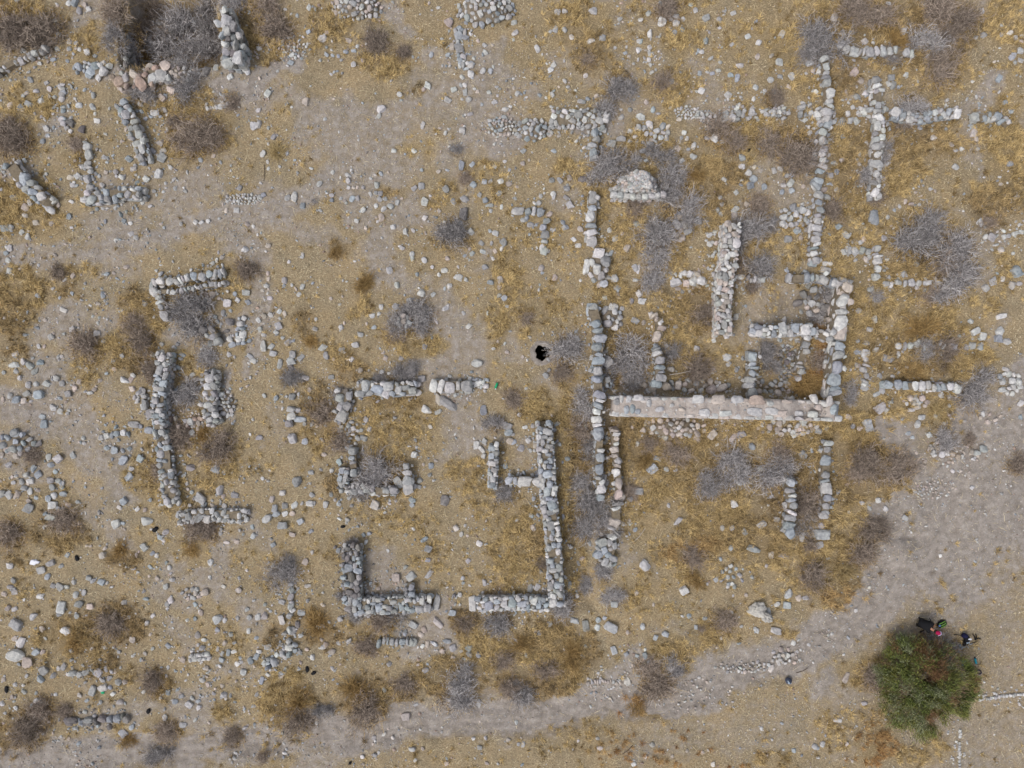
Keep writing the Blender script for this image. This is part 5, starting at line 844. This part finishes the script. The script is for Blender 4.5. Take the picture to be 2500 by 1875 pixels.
# ---------------------------------------------------------------- the green tree
def tree():
    rng = np.random.default_rng(5); H = 2.9; TX, TY = W(2277, 1688, 1.4); tz = gz1(TX, TY); root = empty('tree', TX, TY, tz)
    tag(root, 'broad green feathery tree beside the footpath at the lower right', 'tree')
    bark = plain('tree_bark', (92, 78, 62), .95)
    import bmesh
    def limb(P, r0, r1):
        m = len(P); V = []; F = []; n = 8
        for i, p in enumerate(P):
            p = Vector(p); t = (Vector(P[min(i + 1, m - 1)]) - Vector(P[max(i - 1, 0)])).normalized(); u = t.orthogonal().normalized(); v = t.cross(u); r = r0 + (r1 - r0) * i / (m - 1)
            for k in range(n): a = 2 * math.pi * k / n; V.append(p + (u * math.cos(a) + v * math.sin(a)) * r)
        for i in range(m - 1):
            for k in range(n): F.append((i * n + k, i * n + (k + 1) % n, (i + 1) * n + (k + 1) % n, (i + 1) * n + k))
        return np.array([tuple(v) for v in V]), np.array(F)
    acc = Acc(); tips = []
    V, F = limb([(0, 0, -.2), (.05, .02, .3), (0, .05, .7)], .17, .12); acc.add(V, F, (1, 1, 1)); acc.build('trunk', bark, root)
    acc = Acc()
    for i in range(15):
        a = i * 2.4 + rng.normal() * .2; rr = rng.uniform(.9, 2.2); zt = 2.5 * math.sqrt(max(.05, 1 - (rr / 2.6) ** 2)) * .85 + .2
        P = [(0, .03, .45 + .02 * i)]
        for j in range(1, 6):
            u = j / 5; P.append((math.cos(a + .2 * math.sin(u * 4 + i)) * rr * u, math.sin(a + .2 * math.sin(u * 4 + i)) * rr * u, .5 + (zt - .5) * u ** .7 + rng.normal() * .05))
        V, F = limb(P, .07, .015); acc.add(V, F, (1, 1, 1)); tips.append(np.array(P))
    acc.build('limb', bark, root)
    # crown: leaf sprays on clumps over the dome, gaps between
    acc = Acc(); twig = Acc(); nC = 760; ng = 0
    lobes = [(rng.uniform(0, 2 * np.pi), rng.uniform(.82, 1.12)) for _ in range(9)]
    for c in range(nC):
        a = rng.uniform(0, 2 * np.pi); rr = rng.random() ** .55; lb = 1 + .10 * math.sin(3 * a + 1.2) + .07 * math.sin(7 * a) + .05 * math.sin(11 * a + 2)
        R0 = 2.55 * lb; x, y = math.cos(a) * rr * R0, math.sin(a) * rr * R0
        if fbm(np.array([x * 1.0]), np.array([y * 1.0]), .8, 33, 2)[0] < .37: continue
        zt = 2.5 * math.sqrt(max(.02, 1 - rr ** 2 * .93)); z = zt * rng.uniform(.55, 1.05) + .1
        br = fbm(np.array([x]), np.array([y]), 1.1, 71, 2)[0]
        upx = .55 + .25 * (y < -.4)
        kind = 'dry' if (br > .66 or (y > .9 and br > .56) or (x > .6 and y > 0 and br > .52)) and rng.random() < .6 else 'leaf'
        n = 92; cr = rng.uniform(.16, .32); out = np.array([math.cos(a) * rr, math.sin(a) * rr, .8]); out /= np.linalg.norm(out)
        d = rng.normal(size=(n, 3)) * .55 + out; d /= np.linalg.norm(d, axis=1)[:, None]
        p0 = np.array([x, y, z]) + rng.normal(size=(n, 3)) * cr * .55; L = rng.uniform(.08, .2, n)
        pts = np.stack([p0, p0 + d * (L * .5)[:, None], p0 + d * L[:, None] + np.array([0, 0, -.02])], 1)
        if kind == 'leaf':
            h = rng.random(); A, B = [((52, 60, 30), (128, 140, 72)), ((70, 76, 52), (160, 164, 126)), ((62, 66, 32), (148, 148, 78))][int(h * 3)]
            ribbon(acc, pts, .022, .01, mixcol(A, B, rng.random(n)), rng)
        else: ribbon(twig, pts * 1.0, .014, .008, mixcol((78, 52, 34), (152, 118, 84), rng.random(n)), rng)
        # twig carrying the clump
        q = np.array([[[x * .55, y * .55, max(.4, z * .6)], [x * .8, y * .8, z * .85], [x, y, z]]]); ribbon(twig, q, .02, .01, np.array([srgb(98, 80, 62)]), rng)
    n = 900; a = rng.uniform(0, 2 * np.pi, n); rr = rng.uniform(.3, 1.08, n); x = np.cos(a) * rr * 2.5; y = np.sin(a) * rr * 2.5; z = 2.3 * np.sqrt(np.clip(1 - rr ** 2 * .85, .03, 1)) * rng.uniform(.4, 1, n)
    d = np.stack([np.cos(a), np.sin(a), rng.uniform(-.1, .5, n)], 1) + rng.normal(size=(n, 3)) * .4; L = rng.uniform(.2, .5, n)[:, None]
    p = np.stack([x, y, z], 1); ribbon(twig, np.stack([p, p + d * L * .5, p + d * L + rng.normal(size=(n, 3)) * .04], 1), .014, .007, mixcol((92, 70, 50), (168, 146, 116), rng.random(n)), rng)
    root.scale = (.87, .87, .87)
    acc.build('crown', M_LEAF, root, smooth=False); twig.build('dry_twigs', M_LEAF, root, smooth=False)
tree()
# ---------------------------------------------------------------- people and small things
def skin(name, joints, edges, radii, mat, parent=None, sub=2, flat=None):
    me = bpy.data.meshes.new(name); me.from_pydata(joints, edges, []); me.update()
    o = bpy.data.objects.new(name, me); scene.collection.objects.link(o)
    if parent: o.parent = parent
    m = o.modifiers.new('skin', 'SKIN'); m.use_smooth_shade = True
    if not me.skin_vertices: me.attributes  # layer is made with the modifier below
    try:
        layer = me.skin_vertices[0].data
    except Exception:
        import bmesh
        bm = bmesh.new(); bm.from_mesh(me); bm.verts.layers.skin.verify(); bm.to_mesh(me); bm.free(); layer = me.skin_vertices[0].data
    for i, r in enumerate(radii): layer[i].radius = r if isinstance(r, tuple) else (r, r); layer[i].use_root = (i == 0)
    s = o.modifiers.new('sub', 'SUBSURF'); s.levels = sub; s.render_levels = sub
    me.materials.append(mat); return o
def box(acc, c, s, rz=0, col=(1, 1, 1)):
    V = np.array([(x, y, z) for x in (-.5, .5) for y in (-.5, .5) for z in (-.5, .5)]) * np.array(s)
    ca, sa = math.cos(rz), math.sin(rz); V = V @ np.array([[ca, sa, 0], [-sa, ca, 0], [0, 0, 1]]) + np.array(c)
    acc.add(V, np.array([(0, 1, 3, 2), (4, 6, 7, 5), (0, 4, 5, 1), (2, 3, 7, 6), (0, 2, 6, 4), (1, 5, 7, 3)]), col)
def tube(acc, P, r, n=7, col=(1, 1, 1)):
    V = []; F = []; m = len(P); rs = r if isinstance(r, (list, tuple)) else [r] * m
    for i, p in enumerate(P):
        p = Vector(p); t = (Vector(P[min(i + 1, m - 1)]) - Vector(P[max(i - 1, 0)])).normalized(); u = t.orthogonal().normalized(); v = t.cross(u)
        for k in range(n): a = 2 * math.pi * k / n; V.append(tuple(p + (u * math.cos(a) + v * math.sin(a)) * rs[i]))
    for i in range(m - 1):
        for k in range(n): F.append((i * n + k, i * n + (k + 1) % n, (i + 1) * n + (k + 1) % n, (i + 1) * n + k))
    acc.add(np.array(V), np.array(F), col)
    acc.add(np.array(V[:n]), np.array([tuple(range(n))]), col); acc.add(np.array(V[-n:]), np.array([tuple(range(n))]), col)
def blob(acc, c, s, seed=0, rz=0, rough=.25, sub=3, col=(1, 1, 1)):
    V, F = ICO[sub]; f = 1 + (fbm(V[:, 0] * 2 + V[:, 2], V[:, 1] * 2 - V[:, 2], 1, seed, 3) - .5) * 2 * rough
    P = V * f[:, None] * np.array(s); ca, sa = math.cos(rz), math.sin(rz); P = P @ np.array([[ca, sa, 0], [-sa, ca, 0], [0, 0, 1]]) + np.array(c); acc.add(P, F, col)
black = plain('black_cloth', (20, 20, 24), .8); navy = plain('navy_cloth', (26, 27, 62), .8); skinm = plain('skin', (168, 124, 100), .6, .1); pink = plain('crimson_cloth', (158, 24, 72), .8, .12)
white = plain('white_plastic', (214, 214, 222), .5, .08); lime = plain('lime_fabric', (108, 152, 62), .7); lilac = plain('lilac_brim', (188, 170, 200), .7, .1); shoe = plain('dark_boot', (34, 30, 28), .7)
bluec = plain('blue_fabric', (84, 118, 176), .6, .15); green = plain('green_plastic', (18, 146, 100), .35, .15); steel = plain('pale_blue_steel', (150, 164, 178), .4, .15); teal = plain('teal_plastic', (26, 140, 158), .4, .15); hair = plain('dark_hair', (34, 26, 22), .7)
def person():
    hx, hy = W(2291, 1541, 1.05); root = empty('person', hx - .35, hy + .12, gz1(hx - .35, hy + .12))
    tag(root, 'person in black squatting beside the path, in a crimson cap, reaching for a green pack', 'person')
    # local frame: origin between the feet, facing +x (towards the pack)
    pel = (-.16, 0, .34); ab = (-.10, 0, .5); ch = (.06, -.01, .72); nk = (.2, -.03, .9); hd = (.31, -.05, 1.0); top = (.36, -.06, 1.1)
    J = [pel, ab, ch, nk, hd, top]; Ra = [.11, .10, (.12, .09), .055, .095, .07]; E = [(0, 1), (1, 2), (2, 3), (3, 4), (4, 5)]
    def chain(start, pts, rs):
        prev = start; out = []
        for p, r in zip(pts, rs): J.append(p); Ra.append(r); E.append((prev, len(J) - 1)); prev = len(J) - 1; out.append(prev)
        return out
    for s in (-1, 1):
        chain(0, [(-.08, .1 * s, .36), (.24, .17 * s, .46), (.08, .15 * s, .1), (.05, .15 * s, .05), (.2, .17 * s, .035)], [.09, .062, .045, .04, .035])
    for s in (-1, 1):
        tx, ty = (.58, .05 * s + .1)
        a = chain(2, [(.1, .18 * s, .78), (.28, .24 * s, .56), (.47, ty, .42), (.54, ty + .01 * s, .39)], [.045, .036, .03, .034])
        for f in range(4):
            yy = ty + (.012 + (f - 1.5) * .021); chain(a[-1], [(.565, yy, .385), (.60 + .008 * (f in (1, 2)), yy, .365), (.61, yy, .335)], [.011, .009, .008])
        chain(a[-2], [(.50, ty - .035 * s, .395), (.53, ty - .05 * s, .37)], [.012, .009])
    skin('body', J, E, Ra, skinm, root)
    T = [pel, ab, ch, (.15, -.02, .84), (.1, .18, .79), (.28, .24, .56), (.47, .145, .43), (.1, -.18, .79), (.28, -.24, .56), (.47, .055, .43)]
    skin('jacket', T, [(0, 1), (1, 2), (2, 3), (2, 4), (4, 5), (5, 6), (2, 7), (7, 8), (8, 9)], [(.18, .16), (.18, .165), (.23, .18), .1, .1, .072, .052, .1, .072, .052], black, root)
    T = [pel, (-.08, .1, .37), (.25, .17, .47), (.07, .15, .12), (-.08, -.1, .37), (.25, -.17, .47), (.07, -.15, .12)]
    skin('trousers', T, [(0, 1), (1, 2), (2, 3), (0, 4), (4, 5), (5, 6)], [.16, .115, .082, .058, .115, .082, .058], black, root)
    for s in (-1, 1):
        acc = Acc(); blob(acc, (.1, .16 * s, .045), (.15, .05, .05), 3); acc.build('shoe', shoe, root)
    acc = Acc(); V, F = ICO[3]; P = V.copy(); P[:, 2] = np.maximum(P[:, 2], -.1); acc.add(P * np.array([.115, .1, .1]) + np.array([.34, -.055, 1.1]), F, (1, 1, 1)); cap = acc.build('cap', pink, root)
    acc = Acc(); n = 14; Vb = [(.40, -.055, 1.095)]
    for i in range(n): a = -1.25 + 2.5 * i / (n - 1); Vb.append((.34 + .21 * math.cos(a), -.055 + .13 * math.sin(a), 1.075 - .01 * abs(a)))
    Vb2 = [(x, y, z - .012) for x, y, z in Vb]; m = n + 1
    Fb = [(0, i, i + 1) for i in range(1, n)] + [(m, m + i + 1, m + i) for i in range(1, n)]; Fq = [(i, m + i, m + i + 1, i + 1) for i in range(1, n)]
    br = newmesh('brim', np.array(Vb + Vb2), [np.array(Fb), np.array(Fq)], None, lilac, cap)
    acc = Acc(); blob(acc, (.29, -.05, 1.03), (.1, .098, .1), 8, 0, .1); acc.build('hair', hair, root)
    acc = Acc()
    for s in (-1, 1): blob(acc, (.405, -.055 + .035 * s, 1.0), (.012, .016, .01), 2, 0, 0, 2)
    acc.build('eyes', hair, root)
    acc = Acc(); blob(acc, (.425, -.055, .965), (.022, .014, .022), 2, 0, 0, 2); acc.build('nose', skinm, root)
    acc = Acc(); blob(acc, (.405, -.055, .925), (.012, .028, .008), 2, 0, 0, 2); acc.build('mouth', plain('lips', (140, 72, 66)), root)
    acc = Acc()
    for s in (-1, 1): blob(acc, (.31, -.055 + .1 * s, .99), (.022, .014, .03), 2, 0, 0, 2)
    acc.build('ears', skinm, root)
    root.rotation_euler = (0, 0, R(-22)); root.scale = (1.02, 1.02, 1.0)
    acc = Acc(); blob(acc, (0, 0, .18), (.17, .15, .2), 12, 0, .18); x, y = W(2270, 1528, .3)
    bag = empty('backpack', x, y, gz1(x, y)); acc.build('bag_body', black, bag)
    acc = Acc(); blob(acc, (.06, .1, .2), (.1, .1, .14), 19, 0, .15); acc.build('side_pocket', black, bag)
    acc = Acc(); tube(acc, [(-.05, .1, .45), (0, .22, .4), (.05, .34, .2)], .018); acc.build('strap', black, bag)
    tag(bag, 'bulging black backpack behind the squatting person in black', 'backpack')
    acc = Acc(); x0, y0 = W(2244, 1543); x1, y1 = W(2256, 1538, .1); tube(acc, [(x0, y0, gz1(x0, y0) + .03), (x1, y1, .12)], .028)
    o = acc.build('stick', plain('dark_stick', (30, 24, 20)), origin=(x0, y0, 0)); tag(o, 'short thick black stick lying left of the squatting person', 'stick')
    # green striped pack
    x, y = W(2302, 1525, .15); pk = empty('backpack', x, y, gz1(x, y)); pk.rotation_euler = (0, 0, R(28))
    acc = Acc(); blob(acc, (0, 0, .1), (.25, .17, .12), 4, 0, .08); acc.build('bag_body', black, pk)
    for k in (-1, 0, 1):
        acc = Acc(); P = [(-.16 + .02 * abs(k), .09 * k, .17), (-.02, .1 * k, .225 - .03 * abs(k)), (.14, .085 * k, .195 - .02 * abs(k)), (.22 - .02 * abs(k), .05 * k, .13)]; tube(acc, P, .022); acc.build('stripe', lime, pk)
    acc = Acc(); blob(acc, (-.17, .03, .2), (.06, .045, .04), 6); acc.build('pouch', bluec, pk)
    tag(pk, 'small black backpack with lime green stripes lying beside the squatting person', 'backpack')
person()
def kit():
    x, y = W(2361, 1560, .2); z = gz1(x, y); r = empty('backpack', x, y, z); tag(r, 'dark navy backpack with white and pale blue patches beside a black tripod', 'backpack')
    acc = Acc(); blob(acc, (-.05, .12, .14), (.15, .12, .16), 21, .2, .12); acc.build('hood', navy, r)
    acc = Acc(); blob(acc, (.05, -.02, .15), (.15, .18, .15), 25, .3, .15); blob(acc, (-.02, -.26, .09), (.08, .16, .09), 29, -.2, .12); acc.build('bag_body', black, r)
    acc = Acc(); blob(acc, (.12, 0, .28), (.09, .045, .03), 3, .05, .1); acc.build('white_patch', white, r)
    for k in (0, 1): acc = Acc(); blob(acc, (.02 + .09 * k, -.2 + .02 * k, .22), (.032, .055, .03), 5 + k, -.2, .1); acc.build('blue_patch', steel, r)
    for P in ([(-.2, .1, .1), (-.35, .14, .04), (-.5, .13, .03)], [(-.05, -.25, .06), (-.2, -.27, .03), (-.33, -.24, .03)], [(.12, -.25, .1), (.17, -.32, .05), (.16, -.38, .02)]):
        acc = Acc(); tube(acc, P, .016); acc.build('strap', black, r)
    x, y = W(2384, 1562, .1); t = empty('tripod', x, y, gz1(x, y)); tag(t, 'folded black tripod with splayed legs lying right of the navy backpack', 'tripod')
    acc = Acc(); blob(acc, (0, 0, .08), (.05, .05, .05), 2, 0, .1); acc.build('head', black, t)
    for P in ([(0, 0, .08), (-.03, .1, .06), (-.1, .24, .03)], [(.0, 0, .08), (.12, .04, .06), (.32, -.02, .02)], [(.05, .02, .07), (.08, .12, .05), (.04, .25, .03)], [(0, 0, .08), (.12, -.12, .05), (-.14, -.22, .03), (-.2, -.27, .03)]):
        acc = Acc(); tube(acc, P, .02); acc.build('leg', black, t)
    acc = Acc(); x, y = W(2350, 1580, .1)
    for i in range(14): a = RNG.uniform(0, 6.28); box(acc, (RNG.normal() * .14, RNG.normal() * .1, .04 + .02 * i / 3), (.16, .02, .02), a)
    o = acc.build('rucksack_frame', steel, origin=None); o.location = (x, y, gz1(x, y)); tag(o, 'pale grey tangle of metal struts between the navy backpack and the tree', 'metal frame')
    x, y = W(2357, 1621, .3); r = empty('sieve', x, y, gz1(x, y) + .25); tag(r, 'square pale blue metal sieve with a short handle at the tree edge', 'sieve')
    acc = Acc()
    for c, s in (((0, .1, 0), (.22, .03, .06)), ((0, -.1, 0), (.22, .03, .06)), ((.1, 0, 0), (.03, .17, .06)), ((-.1, 0, 0), (.03, .17, .06))): box(acc, c, s)
    acc.build('frame', steel, r); acc = Acc()
    for i in range(5): box(acc, (-.06 + .03 * i, 0, -.02), (.008, .17, .008)); box(acc, (0, -.06 + .03 * i, -.02), (.17, .008, .008))
    acc.build('mesh', steel, r); acc = Acc(); tube(acc, [(.12, -.02, 0), (.2, -.03, .0), (.32, -.05, 0)], [.014, .014, .022]); acc.build('handle', white, r)
    for k in range(2):
        acc = Acc(); tube(acc, [(-.08 if k else .08, .05, -.02), (-.1 if k else .1, .06, -.27)], .012); acc.build('leg', steel, r)
    x, y = W(2383, 1613, .05); r = empty('bottle', x, y, gz1(x, y) + .055); r.rotation_euler = (0, 0, R(-78)); tag(r, 'slim turquoise bottle with a dark blue cap lying right of the sieve', 'bottle')
    acc = Acc(); tube(acc, [(-.1, 0, 0), (-.09, 0, 0), (.17, 0, 0), (.18, 0, 0)], [.03, .05, .05, .03], 12); acc.build('bottle_body', teal, r)
    acc = Acc(); tube(acc, [(-.1, 0, 0), (-.16, 0, 0)], [.036, .03], 12); acc.build('cap', navy, r)
    x, y = W(2391, 1642, .05); acc = Acc(); n = 22; P = [(.12 * math.cos(2 * math.pi * 2 * i / n), .1 * math.sin(2 * math.pi * 2 * i / n), .03 + .03 * i / n) for i in range(n + 1)]; tube(acc, P, .02); o = acc.build('coiled_rope', navy); o.location = (x, y, gz1(x, y)); tag(o, 'small dark blue coil of rope at the right edge of the tree crown', 'rope')
    x, y = W(1927, 1664, .1); r = empty('bundle', x, y, gz1(x, y)); tag(r, 'small grey and dark blue bundle lying alone on the bare footpath', 'bundle')
    acc = Acc(); blob(acc, (0, 0, .1), (.17, .16, .13), 40, 0, .2); acc.build('bundle_cloth', plain('slate_cloth', (62, 68, 84)), r)
    acc = Acc(); blob(acc, (-.04, -.03, .2), (.05, .1, .04), 41, .5, .2); blob(acc, (.05, -.08, .17), (.06, .04, .04), 43, .5, .2); acc.build('grey_wrap', steel, r)
    x, y = W(1212, 941, .05); r = empty('bottle', x, y, gz1(x, y) + .1); r.rotation_euler = (0, 0, R(68)); tag(r, 'bright green plastic bottle with a white cap lying in the straw', 'bottle')
    acc = Acc(); tube(acc, [(-.15, 0, 0), (-.14, 0, 0), (.06, 0, 0), (.12, 0, 0), (.15, 0, 0)], [.035, .055, .058, .045, .02], 14); acc.build('bottle_body', green, r)
    acc = Acc(); tube(acc, [(-.15, -.03, 0), (-.2, -.035, 0)], [.028, .028], 10); acc.build('cap', white, r)
kit()
# scraps of plastic and cloth
SCR = [(751,1632,.15,'black_scrap',black,'blackish scrap of plastic left of its twin piece in the lower straw'),(767,1641,.14,'black_scrap',black,'blackish scrap of plastic right of its twin piece in the lower straw'),(380,1292,.16,'black_scrap',black,'long black scrap lying below a large pale block at left'),
 (190,1361,.15,'black_scrap',black,'crumpled black scrap between small stones near the left edge'),(438,1790,.16,'black_scrap',black,'black scrap beside a grey stone near the bottom left'),(838,1285,.12,'black_scrap',black,'small black scrap above the thick dark wall'),(1828,366,.13,'black_scrap',black,'little black scrap beside a round grey stone in golden grass'),
 (363,1736,.14,'black_scrap',black,'black scrap on straw above a grey twiggy bush near the bottom left'),(394,1690,.1,'black_scrap',black,'narrow black scrap at the foot of a brown bush at lower left'),(85,1372,.24,'plastic_bag',white,'crumpled pale blue plastic bag among stones at the left edge'),(250,1686,.17,'teal_rag',green,'dull green rag wedged under a pinkish stone at lower left'),
 (2128,540,.06,'blue_cap',bluec,'tiny blue bottle top in the golden grass'),(20,1680,.18,'black_scrap',black,'torn black scrap close to the left edge'),(855,1862,.1,'black_scrap',black,'tiny black scrap on the bare path at the bottom edge')]
for X, Y, s, nm, mt, lb in SCR[:11] + SCR[12:]:
    x, y = W(X, Y); acc = Acc(); blob(acc, (0, 0, .04), (s, s * .6, .05), int(X), RNG.uniform(0, 3), .45); o = acc.build(nm, mt); o.location = (x, y, gz1(x, y)); tag(o, lb, 'litter' if nm != 'plastic_bag' else 'bag')
# sticks and the pale pole
pole = plain('pale_wood', (176, 166, 156)); dk = plain('weathered_wood', (92, 80, 68))
STK = [((510,-8,.9),(523,42,.5),.02,pole,'long pale pole leaning over the bushes at the top left edge'),((352,1510,.03),(351,1560,.03),.016,dk,'thin upright-looking dark stick lying in straw at lower left'),((645,402,.03),(644,442,.03),.014,dk,'thin straight stick lying on open straw, upper left'),((733,437,.03),(732,462,.03),.012,dk,'tiny straight stick on the grey earth, upper left'),
 ((1946,1645,.03),(1974,1631,.05),.02,dk,'short curved twig on the footpath right of the bundle'),((1520,1840,.03),(1545,1818,.04),.018,dk,'crooked stick in the bottom straw'),((1635,915,.2),(1690,905,.25),.022,pole,'pale straight branch crossing towards a twiggy bush inside the enclosure'),((1545,1325,.03),(1575,1290,.05),.018,pole,'pale straight twig in golden grass, lower centre'),
 ((2022,1745,.02),(2015,1780,.03),.016,pole,'pale straw stalk standing out left of the green tree'),((520,1515,.02),(570,1562,.03),.012,dk,'slim crooked twig on the straw, lower left')]
for a, b, r_, mt, lb in STK:
    A = W(*a[:2], z=a[2]); B = W(*b[:2], z=b[2]); za, zb = gz1(*A) + a[2], gz1(*B) + b[2]
    if 'pole' in lb: za, zb = a[2] - .3, b[2] - 1.4
    mx, my = (A[0] + B[0]) / 2 + .03, (A[1] + B[1]) / 2 - .02
    acc = Acc(); tube(acc, [(A[0], A[1], za), (mx, my, (za + zb) / 2 + .01), (B[0], B[1], zb)], [r_, r_ * .9, r_ * .6]); o = acc.build('stick' if 'pole' not in lb else 'pole', mt, origin=(mx, my, 0)); tag(o, lb, 'stick' if 'pole' not in lb else 'pole')
# big pitted boulders
for X, Y, L, Wd, lb in [(1853,1490,54,46,'big deeply pitted pale boulder in the lower right straw'),(1872,1508,30,26,'smaller rough boulder touching the big pitted pale boulder')]:
    x, y = W(X, Y, .3); z = gz1(x, y); P, F = rock_shape(4, 0, RNG); f = 1 - .3 * sstep(.55, .75, fbm(P[:, 0] * 3 + P[:, 2] * 2, P[:, 1] * 3 - P[:, 2], .5, 7, 3)); P = P * f[:, None] * np.array([L / K / 2, Wd / K / 2, .32])
    o = newmesh('pitted_boulder', P, F, np.broadcast_to(np.array(srgb(186, 182, 175)), P.shape), M_STONE); o.location = (x, y, z + .15); tag(o, lb, 'boulder')
